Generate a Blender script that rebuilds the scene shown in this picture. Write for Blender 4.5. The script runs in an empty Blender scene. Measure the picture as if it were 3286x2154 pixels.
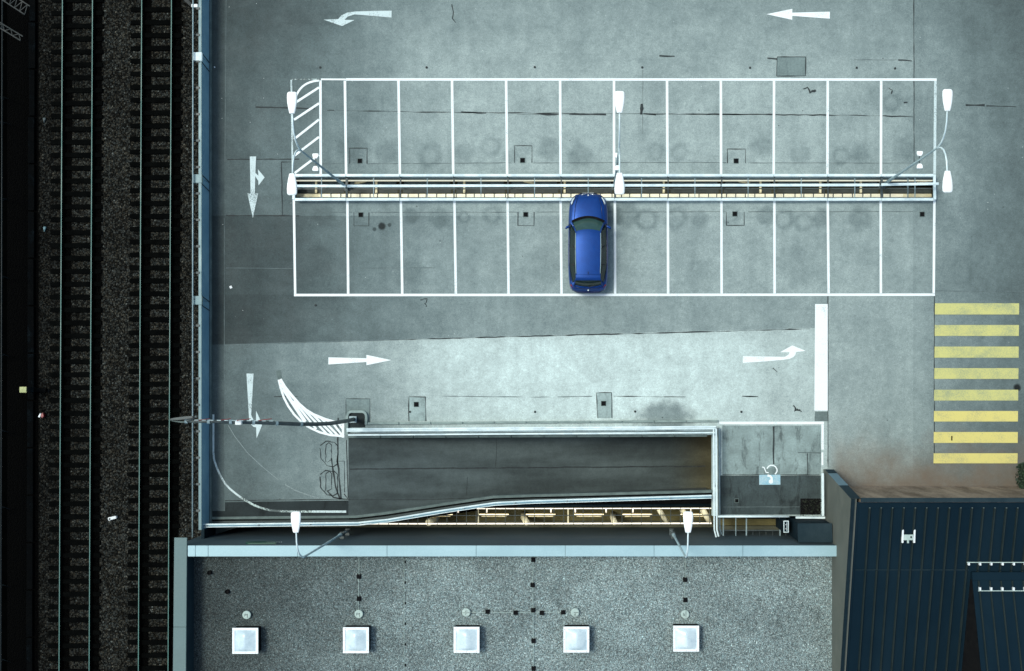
import bpy, bmesh, math, random
from mathutils import Vector
R = math.radians
random.seed(7)
SC = bpy.context.scene
COL = SC.collection

# ------------------------------------------------------------------ camera, world, sun, exposure
H = 50.0            # height of the drone over the parking deck (metres)
F = 3400.0          # focal length in photo pixels: 68 px per metre on the deck
PX0, PY0 = 1900.0, 1230.0   # point of the photo right under the camera
def P(px, py, z=0.0):
    """photo pixel -> point of the plane at height z"""
    k = (H - z) / F
    return Vector(((px - PX0) * k, -(py - PY0) * k, z))
def D(dx, dy, z=0.0):
    """plan position given in deck pixels from the nadir (68 px = 1 m, y to the south)"""
    return Vector((dx / 68.0, -dy / 68.0, z))

cd = bpy.data.cameras.new('camera'); cam = bpy.data.objects.new('camera', cd); COL.objects.link(cam)
cam.location = (0, 0, H); cam.rotation_euler = (0, 0, 0)
cd.sensor_fit = 'HORIZONTAL'; cd.sensor_width = 36.0; cd.lens = 36.0 * F / 3286.0
cd.shift_x = (1643 - PX0) / 3286.0; cd.shift_y = (PY0 - 1077) / 3286.0
cd.clip_start = 0.5; cd.clip_end = 2000
SC.camera = cam

SUN_EL, SUN_AZ = R(62), R(292)
w = bpy.data.worlds.new('World'); SC.world = w; w.use_nodes = True
nt = w.node_tree
bg = nt.nodes['Background']
sky = nt.nodes.new('ShaderNodeTexSky'); sky.sky_type = 'NISHITA'; sky.sun_disc = False
sky.sun_elevation = SUN_EL; sky.sun_rotation = SUN_AZ
sky.air_density = 1.0; sky.dust_density = 3.0; sky.ozone_density = 1.0
tn = nt.nodes.new('ShaderNodeMix'); tn.data_type = 'RGBA'; tn.blend_type = 'MULTIPLY'; tn.inputs[0].default_value = 1.0
tn.inputs[7].default_value = (.90, 1.0, .93, 1)      # thin overcast, slightly green
nt.links.new(sky.outputs[0], tn.inputs[6]); nt.links.new(tn.outputs[2], bg.inputs[0]); bg.inputs[1].default_value = 0.11
sl = bpy.data.lights.new('sun', 'SUN'); sl.energy = 1.3; sl.angle = R(16); sl.color = (.97, 1.0, .93)
so = bpy.data.objects.new('sun', sl); COL.objects.link(so)
sd = Vector((math.sin(SUN_AZ) * math.cos(SUN_EL), math.cos(SUN_AZ) * math.cos(SUN_EL), math.sin(SUN_EL)))
so.rotation_euler = sd.to_track_quat('Z', 'Y').to_euler(); so.location = (0, 0, 40)
vs = SC.view_settings
vs.view_transform = 'Standard'; vs.look = 'None'; vs.exposure = 0.75; vs.gamma = 1.0
try: vs.use_curve_mapping = False
except Exception: pass

# ------------------------------------------------------------------ node helpers
class NT:
    def __init__(s, name):
        s.m = bpy.data.materials.new(name); s.m.use_nodes = True
        s.t = s.m.node_tree; s.b = s.t.nodes['Principled BSDF']
        s.geo = s.t.nodes.new('ShaderNodeNewGeometry'); s.pos = s.geo.outputs['Position']
    def n(s, typ, **kw):
        nd = s.t.nodes.new(typ)
        for k, v in kw.items(): setattr(nd, k, v)
        return nd
    def put(s, sock, v):
        if isinstance(v, bpy.types.NodeSocket): s.t.links.new(v, sock)
        elif isinstance(v, (tuple, list)) and len(v) == 3 and sock.type == 'RGBA': sock.default_value = (*v, 1)
        else: sock.default_value = v
    def math(s, op, a, b=0.0, clamp=False):
        nd = s.n('ShaderNodeMath', operation=op, use_clamp=clamp); s.put(nd.inputs[0], a); s.put(nd.inputs[1], b)
        return nd.outputs[0]
    def mul(s, a, b): return s.math('MULTIPLY', a, b)
    def add(s, a, b): return s.math('ADD', a, b)
    def scaled(s, sx, sy, sz=1.0, vec=None):
        nd = s.n('ShaderNodeVectorMath', operation='MULTIPLY'); s.put(nd.inputs[0], vec or s.pos)
        nd.inputs[1].default_value = (sx, sy, sz); return nd.outputs[0]
    def noise(s, scale, detail=4, rough=.55, vec=None, dist=0.0):
        nd = s.n('ShaderNodeTexNoise'); s.put(nd.inputs['Vector'], vec or s.pos)
        nd.inputs['Scale'].default_value = scale; nd.inputs['Detail'].default_value = detail
        nd.inputs['Roughness'].default_value = rough; nd.inputs['Distortion'].default_value = dist
        return nd.outputs['Fac']
    def vor(s, scale, out='Color', vec=None, feature='F1'):
        nd = s.n('ShaderNodeTexVoronoi', feature=feature); s.put(nd.inputs['Vector'], vec or s.pos)
        nd.inputs['Scale'].default_value = scale; return nd.outputs[out]
    def rng(s, v, a, b, c=0.0, d=1.0, smooth=True):
        nd = s.n('ShaderNodeMapRange', interpolation_type='SMOOTHSTEP' if smooth else 'LINEAR')
        s.put(nd.inputs[0], v)
        for i, x in enumerate((a, b, c, d)): nd.inputs[i + 1].default_value = x
        return nd.outputs[0]
    def mix(s, f, a, b, mode='MIX'):
        nd = s.n('ShaderNodeMix', data_type='RGBA', blend_type=mode)
        s.put(nd.inputs[0], f); s.put(nd.inputs[6], a); s.put(nd.inputs[7], b); return nd.outputs[2]
    def sep(s, v=None):
        nd = s.n('ShaderNodeSeparateXYZ'); s.put(nd.inputs[0], v or s.pos); return nd.outputs
    def bump(s, h, strength=.3, dist=.02):
        nd = s.n('ShaderNodeBump'); s.put(nd.inputs['Height'], h)
        nd.inputs['Strength'].default_value = strength; nd.inputs['Distance'].default_value = dist
        s.t.links.new(nd.outputs[0], s.b.inputs['Normal'])
    def fin(s, col, rough=.8, metal=0.0, coat=0.0, spec=None):
        s.put(s.b.inputs['Base Color'], col); s.put(s.b.inputs['Roughness'], rough)
        s.b.inputs['Metallic'].default_value = metal
        if coat: s.b.inputs['Coat Weight'].default_value = coat; s.b.inputs['Coat Roughness'].default_value = .05
        if spec is not None: s.b.inputs['Specular IOR Level'].default_value = spec
        return s.m

def worn(name, c1, c2, rough=.7, metal=0.0, scale=1.5, fine=18.0, bump=.15, coat=0.0, lo=.35, hi=.68, spec=None):
    t = NT(name)
    a = t.noise(scale, 6, .6)
    b = t.noise(fine, 3, .6)
    f = t.rng(t.add(t.mul(a, .75), t.mul(b, .25)), lo, hi)
    if bump: t.bump(b, bump, .01)
    return t.fin(t.mix(f, c1, c2), t.rng(a, .3, .7, max(rough - .08, .03), min(rough + .1, 1)), metal, coat, spec)

def emit(name, col, strength):
    t = NT(name); t.b.inputs['Base Color'].default_value = (*col, 1)
    t.b.inputs['Emission Color'].default_value = (*col, 1); t.b.inputs['Emission Strength'].default_value = strength
    nz = t.noise(6, 2, .5); t.put(t.b.inputs['Roughness'], t.rng(nz, 0, 1, .3, .5))
    return t.m
M = {}
M['paint'] = None
def paint_mat(name, col, dirt, thr=(.56, .68)):
    t = NT(name)
    big = t.noise(1.3, 4, .6); fn = t.noise(22, 4, .7); fl = t.noise(60, 2, .5)
    wear = t.rng(t.add(t.mul(big, .45), t.mul(fn, .55)), thr[0], thr[1])
    c = t.mix(t.rng(fl, .35, .7, 0, .22), col, dirt)
    c = t.mix(wear, c, dirt)
    t.bump(fn, .1, .005)
    return t.fin(c, .75)
M['paint'] = paint_mat('white_road_paint', (.80, .84, .84), (.30, .36, .36))
M['paint_old'] = paint_mat('old_road_paint', (.56, .66, .66), (.16, .20, .205), (.50, .62))
M['paint_worn'] = paint_mat('flaking_road_paint', (.55, .66, .63), (.07, .09, .09), (.44, .54))
M['yellow'] = paint_mat('yellow_road_paint', (.64, .55, .17), (.36, .34, .17), (.46, .70))
M['yellow_old'] = paint_mat('dulled_yellow_road_paint', (.55, .52, .18), (.28, .31, .18), (.42, .66))
M['blue_paint'] = paint_mat('blue_road_paint', (.20, .42, .52), (.40, .52, .56), (.42, .60))
M['steel'] = worn('galvanised_steel', (.28, .37, .39), (.17, .24, .26), .5, 0, 2.5, 30, .06)
M['steel_white'] = worn('white_painted_steel', (.72, .82, .83), (.50, .61, .64), .5, 0, 2.0, 26, .05)
M['steel_dark'] = worn('dull_grey_steel', (.035, .048, .050), (.07, .09, .09), .55, 0, 3, 30, .08)
M['lamp_white'] = worn('white_lamp_housing', (.88, .90, .90), (.82, .84, .84), .35, 0, 3, 20, .0)
M['black'] = worn('black_rubber', (.008, .009, .010), (.016, .017, .018), .8, 0, 4, 30, .1)
M['void'] = worn('black_opening', (.004, .004, .005), (.010, .010, .010), .95, 0, 4, 30, .1, spec=.1)
M['tar'] = worn('tar_joint', (.007, .010, .011), (.034, .045, .046), .8, 0, 5, 40, .1)
M['tar_faint'] = worn('faint_tar_joint', (.065, .09, .092), (.13, .165, .165), .8, 0, 5, 40, .1)
M['blue_panel'] = worn('blue_grey_panel', (.15, .29, .385), (.22, .38, .46), .6, 0, .9, 14, .05)
M['panel_cap'] = worn('pale_cap_sheet', (.085, .16, .18), (.13, .215, .235), .45, .1, 1.2, 20, .05)
M['kerb'] = worn('grey_kerb_concrete', (.075, .105, .10), (.135, .175, .165), .85, 0, 2.0, 25, .2)
M['kerb_light'] = worn('pale_kerb_concrete', (.17, .225, .215), (.28, .35, .33), .85, 0, 2.5, 25, .2)
M['concrete'] = worn('weathered_concrete', (.045, .058, .058), (.080, .098, .095), .9, 0, .8, 18, .2)
M['facade'] = worn('slate_grey_facade', (.040, .066, .078), (.050, .080, .092), .7, .0, .4, 25, .04)
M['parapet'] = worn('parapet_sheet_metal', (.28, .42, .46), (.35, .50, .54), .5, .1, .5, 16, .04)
M['parapet_side'] = worn('shaded_parapet_sheet', (.085, .14, .14), (.115, .175, .175), .6, 0, .6, 16, .04)  # darker copy of the parapet sheet, shade put into its colour
M['cream_glow'] = emit('glowing_cream_trunking', (.93, .91, .74), .36)  # glows by itself; on the edge beam this stands in for lamp light
M['cream'] = worn('cream_painted_steel', (.74, .64, .40), (.90, .83, .60), .6, 0, 3, 20, .05)
M['ochre'] = worn('ochre_lit_concrete', (.085, .072, .022), (.16, .135, .05), .8, 0, .8, 12, .1)  # warm lamp light put into the concrete colour
M['underfloor'] = worn('lower_level_floor', (.055, .056, .034), (.10, .10, .06), .7, 0, 1.0, 15, .1)
M['beige_wall'] = worn('taupe_rendered_wall', (.085, .095, .080), (.110, .118, .100), .9, 0, 1.2, 40, .15)
M['coping'] = worn('dark_coping_sheet', (.014, .028, .036), (.026, .043, .052), .7, 0, 1.0, 20, .04, spec=.06)
M['coping_patch'] = worn('pale_coping_sheet', (.08, .15, .19), (.11, .185, .225), .5, 0, 1.0, 20, .04)
M['rib'] = worn('roof_rib_metal', (.014, .022, .022), (.021, .030, .030), .8, 0, 1.5, 20, .05, spec=.05)
M['housing'] = worn('dark_blue_housing_metal', (.006, .014, .020), (.012, .023, .030), .6, 0, 1.5, 30, .06, spec=.04)
M['rail_head'] = worn('polished_rail_steel', (.035, .13, .115), (.06, .18, .16), .5, .0, 1.0, 10, .02)
M['rail_web'] = worn('rusty_rail_web', (.001, .001, .001), (.003, .0025, .002), .9, 0, 3, 20, .1, spec=.03)
M['sleeper'] = worn('tarred_timber_sleeper', (.0003, .0005, .0005), (.0022, .0025, .0023), .9, 0, 2.2, 26, .5, spec=.03)
M['plastic_white'] = worn('white_plastic', (.75, .78, .78), (.62, .65, .66), .5, 0, 3, 20, .05)
M['disc'] = worn('pale_disc_lid', (.34, .43, .40), (.42, .51, .47), .7, 0, 4, 30, .1)
M['brown_soil'] = worn('brown_rendered_wall', (.21, .17, .125), (.34, .275, .205), .95, 0, .9, 12, .25, spec=.05)

def brown_wall_material():
    t = NT('rain_streaked_brown_wall')
    a = t.noise(1.0, 6, .7, t.scaled(1.1, 1, .25)); b = t.noise(9, 4, .7)
    f = t.rng(t.add(t.mul(a, .7), t.mul(b, .3)), .36, .64)
    t.bump(b, .3, .01)
    return t.fin(t.mix(f, (.14, .105, .078), (.34, .265, .20)), .95, spec=.05)
M['brown_soil'] = brown_wall_material()
# parking deck asphalt and concrete: worn zones bounded by joints, stains, a painted vignette
def deck_material():
    t = NT('parking_deck_surface')
    X, Y, Z = t.sep()
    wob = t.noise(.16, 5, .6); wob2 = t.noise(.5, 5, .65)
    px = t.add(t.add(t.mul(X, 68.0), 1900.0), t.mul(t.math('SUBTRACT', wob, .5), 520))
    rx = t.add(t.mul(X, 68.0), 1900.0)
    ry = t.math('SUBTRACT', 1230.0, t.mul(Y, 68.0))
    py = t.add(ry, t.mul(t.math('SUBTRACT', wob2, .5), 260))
    # vignette painted into the albedo, dark edges and bright middle, plus the eastern seam
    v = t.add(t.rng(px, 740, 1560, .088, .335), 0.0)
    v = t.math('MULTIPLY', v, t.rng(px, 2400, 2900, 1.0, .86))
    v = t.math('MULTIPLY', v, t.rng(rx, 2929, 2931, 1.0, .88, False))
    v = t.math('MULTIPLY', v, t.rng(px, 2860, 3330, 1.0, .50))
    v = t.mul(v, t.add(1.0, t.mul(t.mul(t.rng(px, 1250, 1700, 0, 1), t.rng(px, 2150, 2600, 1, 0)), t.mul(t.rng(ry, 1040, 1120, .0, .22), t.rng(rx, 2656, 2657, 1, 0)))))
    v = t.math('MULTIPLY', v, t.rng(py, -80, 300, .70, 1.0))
    # resurfaced band south of the skewed joint, older band north of it
    line = t.math('SUBTRACT', ry, t.math('SUBTRACT', 1125.0, t.mul(rx, .0275)))
    west = t.rng(rx, 2655, 2657, 1.0, 0.0, False)
    south = t.mul(t.rng(line, -1.5, 1.5, 0, 1, False), west)
    v = t.mul(v, t.add(1.0, t.mul(south, .34)))
    older = t.mul(t.mul(t.rng(ry, 692, 694, 0, 1, False), t.rng(line, 1.5, -1.5, 0, 1, False)), west)
    v = t.mul(v, t.math('SUBTRACT', 1.0, t.mul(older, t.rng(px, 900, 2500, .30, .06))))
    mid = t.mul(t.mul(t.rng(ry, 945, 947, 0, 1, False), t.rng(line, 1.5, -1.5, 0, 1, False)), west)
    v = t.mul(v, t.math('SUBTRACT', 1.0, t.mul(mid, .14)))
    leftpatch = t.mul(t.mul(t.rng(ry, 511, 513, 0, 1, False), t.rng(ry, 692, 690, 0, 1, False)), t.rng(rx, 905, 903, 0, 1, False))
    v = t.mul(v, t.add(1.0, t.mul(leftpatch, .12)))
    # gutter strip along the western edge
    v = t.mul(v, t.rng(rx, 719, 721, .80, 1.0, False))
    # clean bays between the joints
    v = t.mul(v, t.rng(t.noise(.55, 6, .70), .28, .72, .81, 1.18, False))
    v = t.mul(v, t.rng(t.noise(2.6, 6, .74), .28, .72, .84, 1.13, False))
    v = t.mul(v, t.rng(t.noise(1.0, 5, .6, t.scaled(1.2, .12)), .3, .7, .92, 1.08, False))
    v = t.mul(v, t.rng(t.noise(12, 3, .75, None, 1.4), .32, .68, .80, 1.20, False))
    v = t.mul(v, t.rng(t.noise(26, 2, .6), .3, .7, .86, 1.14, False))
    lanes = t.rng(t.noise(1.0, 5, .7, t.scaled(.10, 1.6)), .56, .72, 0, .13)
    inlane = t.add(t.rng(ry, 250, 200, 0, 1), t.mul(t.rng(ry, 950, 1000, 0, 1), t.rng(ry, 1300, 1240, 0, 1)))
    v = t.mul(v, t.math('SUBTRACT', 1.0, t.mul(lanes, t.mul(inlane, west))))
    bays = t.rng(t.noise(1.0, 5, .7, t.scaled(1.5, .12)), .58, .72, 0, .12)
    inbay = t.mul(t.rng(ry, 262, 300, 0, 1), t.rng(ry, 945, 900, 0, 1))
    v = t.mul(v, t.math('SUBTRACT', 1.0, t.mul(bays, inbay)))
    # stains, each with a shape of its own
    def blob(v, cx, cy, rad, amt, ring=0, sy=1.0, wobble=.5):
        d = t.n('ShaderNodeVectorMath', operation='DISTANCE')
        p = D(cx - 1900, cy - 1230)
        d.inputs[1].default_value = (p.x, p.y * sy, 0)
        flat = t.scaled(1, sy, 0); t.t.links.new(flat, d.inputs[0])
        dd = t.add(d.outputs['Value'], t.mul(t.math('SUBTRACT', t.noise(2.2, 4, .6), .5), rad / 68 * wobble))
        r = rad / 68
        m = t.rng(dd, r * .45, r, 1, 0)
        if ring: m = t.mul(m, t.rng(dd, r * .3, r * .6, .15, 1))
        return t.mul(v, t.math('SUBTRACT', 1.0, t.mul(m, amt)))
    for a in ((2105, 488, 38, .22, 1), (2178, 490, 38, .2, 1), (1490, 490, 45, .22, 0), (1575, 470, 45, .22, 1), (1760, 475, 46, .26, 0),
              (2570, 500, 40, .2, 0), (2760, 490, 40, .25, 0), (2010, 690, 55, .34, 0), (2075, 705, 48, .34, 1), (2170, 700, 48, .30, 1),
              (2245, 705, 40, .25, 0), (2515, 706, 44, .30, 1), (2580, 712, 44, .26, 1), (2640, 700, 44, .30, 0), (2340, 690, 45, .24, 1),
              (1320, 692, 34, .30, 0), (1490, 698, 26, .3, 1), (1225, 726, 16, .85, 0), (1202, 736, 9, .6, 0), (1250, 722, 8, .6, 0),
              (1310, 870, 60, .18, 0), (1640, 500, 30, .2, 0), (1030, 830, 60, .16, 0), (2180, 240, 150, .10, 0), (2850, 300, 90, .14, 0),
              (1130, 480, 60, .2, 0), (1380, 500, 50, .26, 1), (1240, 490, 44, .2, 0), (1860, 500, 56, .24, 0), (2440, 470, 44, .22, 0), (2700, 500, 40, .26, 1), (2900, 480, 50, .2, 0),
              (1410, 700, 46, .24, 0), (1580, 690, 40, .26, 1), (2760, 700, 50, .28, 0), (2460, 690, 40, .30, 0), (2860, 330, 40, .22, 1), (1960, 690, 50, .4, 0), (1040, 690, 44, .2, 0), (1740, 860, 80, .12, 0), (2560, 850, 90, .12, 0), (2240, 880, 70, .12, 0), (2000, 560, 60, .12, 0)):
        v = blob(v, *a)
    v = blob(v, 2135, 1340, 120, .55, 0, 1.8)
    v = blob(v, 3264, 1244, 16, .9, 0, 1.0, .3)
    # oil patch hidden below the marks near the ramp
    col = t.mix(t.rng(v, .08, .40), (.745, .98, .985), (.845, 1.0, .965))
    nd = t.n('ShaderNodeVectorMath', operation='SCALE'); t.put(nd.inputs[0], col); t.put(nd.inputs['Scale'], v)
    c = nd.outputs[0]
    sq_ = t.vor(1.3, 'Distance'); s3 = t.sep(t.vor(1.3, 'Color'))[1]
    c = t.mix(t.mul(t.rng(sq_, .02, .06, 1, 0), t.rng(s3, .70, .72, 0, .8)), c, (.03, .04, .04))
    sp = t.vor(3.1, 'Distance'); sr = t.sep(t.vor(3.1, 'Color'))[0]
    c = t.mix(t.mul(t.rng(sp, .035, .05, 1, 0), t.rng(sr, .80, .82, 0, 1)), c, (.62, .66, .64))
    # brown silt gathered in the corner under the metal roof
    silt = t.mul(t.rng(py, 1340, 1600, 0, 1), t.rng(rx, 2650, 2700, 0, 1))
    c = t.mix(t.mul(silt, t.rng(t.noise(.9, 5, .6), .2, .75, .72, 1.0)), c, (.142, .104, .074))
    t.bump(t.noise(45, 3, .6), .25, .01)
    return t.fin(c, t.rng(t.noise(.8, 4, .6), .3, .7, .72, .92), spec=.25)
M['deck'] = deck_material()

def patch_mat(name, c, k=.18):
    t = NT(name)
    v = t.mul(t.rng(t.noise(1.7, 6, .7, t.scaled(1.3, .45), .6), .50, .66, 1.0, 1.0 - k * 1.5), 1.0)
    v = t.mul(v, 1.05)
    v0 = v
    v = t.mul(t.rng(t.noise(1.0, 5, .6), .25, .75, 1 - k, 1 + k, False), t.rng(t.noise(12, 3, .6), .3, .7, .86, 1.14, False))
    v = t.mul(v, v0)
    nd = t.n('ShaderNodeVectorMath', operation='SCALE'); nd.inputs[0].default_value = c; t.put(nd.inputs['Scale'], v)
    t.bump(t.noise(45, 3, .6), .2, .01)
    return t.fin(nd.outputs[0], .85, spec=.25)
M['pad'] = patch_mat('concrete_pad', (.205, .262, .255), .34)
M['pad_dark'] = patch_mat('stained_concrete_pad', (.044, .060, .061), .36)
M['patch'] = patch_mat('repair_patch', (.15, .195, .19))
M['verge'] = patch_mat('dark_asphalt_strip', (.018, .025, .026), .3)

def ramp_material():
    t = NT('ramp_asphalt')
    s = t.noise(1.0, 4, .5, t.scaled(.06, .85))
    v = t.rng(s, .36, .66, .055, .100)
    v = t.mul(v, t.rng(t.noise(2.5, 5, .6), .25, .75, .85, 1.15, False))
    v = t.mul(v, t.rng(t.noise(14, 3, .6), .3, .7, .9, 1.1, False))
    nd = t.n('ShaderNodeVectorMath', operation='SCALE'); rx_ = t.sep()[0]; t.put(nd.inputs[0], t.mix(t.rng(rx_, 3.6, 6.2), (.80, 1.0, 1.0), (.92, .86, .52))); t.put(nd.inputs['Scale'], v)  # yellow lamp glow at the east end painted into the asphalt colour
    t.bump(t.noise(45, 3, .6), .25, .01)
    return t.fin(nd.outputs[0], .85, spec=.1)
M['ramp'] = ramp_material()

def ballast_material():
    t = NT('track_ballast_stones')
    cell = t.vor(13.0, 'Color'); X, Y, Z = t.sep(cell)
    dist = t.vor(13.0, 'Distance')
    v = t.rng(X, .2, 1.0, .0085, .052)
    v = t.mul(v, t.rng(Y, .88, 1.0, 1.0, 2.6))
    v = t.mul(v, t.rng(dist, .3, .7, 1.0, .4))
    v = t.mul(v, t.rng(t.noise(.5, 4, .6), .3, .7, .75, 1.25))
    # darker band beside every rail
    x, y, z = t.sep()
    rr = t.add(x, t.mul(y, -.0052))
    v0 = v
    for cx in RAILX:
        c = (cx + 14 - PX0) * (H + 3.5) / F + .02
        d = t.math('ABSOLUTE', t.math('SUBTRACT', rr, c))
        v0 = t.mul(v0, t.rng(d, .17, .24, .02, 1.0))
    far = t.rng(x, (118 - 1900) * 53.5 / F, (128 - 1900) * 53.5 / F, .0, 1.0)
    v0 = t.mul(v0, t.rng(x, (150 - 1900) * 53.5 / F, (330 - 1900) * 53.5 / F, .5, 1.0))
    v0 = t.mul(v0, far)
    tint = t.mix(t.rng(Z, 0, 1), (.84, .96, .92), (1.0, .90, .68))
    nd = t.n('ShaderNodeVectorMath', operation='SCALE'); t.put(nd.inputs[0], tint); t.put(nd.inputs['Scale'], v0)
    t.bump(t.math('SUBTRACT', 1.0, dist), .9, .06)
    return t.fin(nd.outputs[0], .85, spec=.04)
RAILX = (197, 292.5, 451, 546.5)
M['ballast'] = ballast_material()

def gravel_material():
    t = NT('roof_gravel')
    wv = t.n('ShaderNodeVectorMath', operation='ADD'); wn = t.n('ShaderNodeTexNoise'); t.put(wn.inputs['Vector'], t.pos); wn.inputs['Scale'].default_value = 6.0
    sc_ = t.n('ShaderNodeVectorMath', operation='SCALE'); t.put(sc_.inputs[0], wn.outputs['Color']); sc_.inputs['Scale'].default_value = .16
    t.put(wv.inputs[0], t.scaled(1, 1, .1)); t.put(wv.inputs[1], sc_.outputs[0]); wv = wv.outputs[0]
    v1 = t.vor(24.0, 'Color', wv); X, Y, Z = t.sep(v1)
    dist = t.vor(24.0, 'Distance', wv)
    v = t.rng(X, 0, 1, .14, .48, False)
    v = t.mul(v, t.rng(Y, .8, 1.0, 1.0, 1.7))
    v = t.mul(v, t.rng(dist, .3, .7, 1.05, .55))
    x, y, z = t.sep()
    v = t.mul(v, t.rng(t.add(x, t.mul(t.noise(.2, 4, .6), 5)), -17.8, -2, .17, 1.0))  # vignette put into the colour: gravel painted darker to the west
    v = t.mul(v, t.rng(t.noise(.35, 5, .65), .28, .72, .78, 1.16))
    v = t.mul(v, t.rng(t.noise(.9, 5, .7, None, 1.2), .58, .74, 1.0, .72))
    tint = t.mix(t.rng(Z, 0, 1), (.74, .99, 1.0), (.86, 1.0, .97))
    nd = t.n('ShaderNodeVectorMath', operation='SCALE'); t.put(nd.inputs[0], tint); t.put(nd.inputs['Scale'], v)
    t.bump(t.math('SUBTRACT', 1.0, dist), .8, .04)
    return t.fin(nd.outputs[0], .85, spec=.2)
M['gravel'] = gravel_material()

def roof_material():
    t = NT('navy_standing_seam_sheet')
    a = t.noise(.5, 4, .6, t.scaled(1, .25)); b = t.noise(30, 2, .5)
    c = t.mix(t.rng(a, .3, .7), (.0045, .0135, .0225), (.0075, .0195, .0300))
    c = t.mix(t.rng(b, .35, .7, 0, .25), c, (.006, .014, .020))
    t.bump(a, .08, .01)
    return t.fin(c, .75, .0, spec=.02)
M['roof'] = roof_material()

M['tube_ramp'] = emit('glowing_ramp_tube', (1.0, .70, .28), 9)
M['tube'] = emit('glowing_fluorescent_tube', (1.0, .82, .48), 1.3)

def car_paint():
    t = NT('blue_metallic_car_paint')
    fl = t.noise(160, 2, .5); b = t.noise(3, 3, .5)
    c = t.mix(t.rng(fl, .3, .7), (.002, .034, .18), (.004, .060, .28))
    c = t.mix(t.rng(b, .35, .7, 0, .25), c, (.002, .026, .15))
    t.b.inputs['Coat Weight'].default_value = .9; t.b.inputs['Coat Roughness'].default_value = .06
    t.b.inputs['Coat Weight'].default_value = .5
    return t.fin(c, .38, .55, spec=.25)
M['car'] = car_paint()
M['car_dark'] = worn('dark_blue_car_skirt', (.002, .008, .045), (.004, .012, .065), .35, .3, 3, 30, .0, .5)
M['glass'] = worn('dark_tinted_glass', (.006, .014, .014), (.010, .020, .019), .06, 0, 2, 10, .0)
M['screen'] = worn('grey_green_windscreen', (.018, .048, .044), (.028, .066, .060), .08, 0, 2, 10, .0)
M['chrome'] = worn('bright_chrome', (.75, .80, .82), (.65, .70, .72), .15, .9, 3, 20, .0)
M['head_glass'] = worn('clear_headlight_glass', (.62, .72, .78), (.42, .52, .60), .12, 0, 9, 30, .0)
M['tail_red'] = worn('red_tail_lens', (.20, .006, .008), (.13, .004, .006), .2, 0, 5, 30, .0)
M['dome'] = worn('frosted_acrylic_dome', (.46, .57, .63), (.66, .76, .79), .28, 0, 1.5, 14, .0)
M['green_sign'] = worn('green_enamel_sign', (.003, .045, .028), (.006, .065, .040), .4, 0, 3, 20, .0)
M['red'] = worn('red_plastic', (.22, .010, .014), (.12, .006, .010), .5, 0, 5, 20, .0)
M['dim_yellow'] = worn('pale_yellow_cabinet', (.36, .38, .16), (.26, .28, .12), .6, 0, 6, 30, .1)
M['dim_blue'] = worn('dim_bluish_trough', (.0003, .0006, .0008), (.0055, .0090, .0115), .9, 0, 1.1, 20, .2, spec=.05, lo=.5, hi=.75)
M['soil'] = worn('black_cinder_soil', (.0001, .0002, .0002), (.0006, .0008, .0008), 1, 0, 1.5, 20, .4, spec=.01)
M['dim_steel'] = worn('dim_weathered_steel', (.0015, .0055, .006), (.005, .011, .012), .7, 0, 3, 20, .1)
M['leaf'] = worn('dark_hedge_leaf', (.004, .014, .005), (.012, .034, .010), .7, 0, 5, 40, .2)
M['plant'] = worn('dry_weed_leaf', (.006, .010, .005), (.020, .026, .014), .8, 0, 5, 40, .2)

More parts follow.
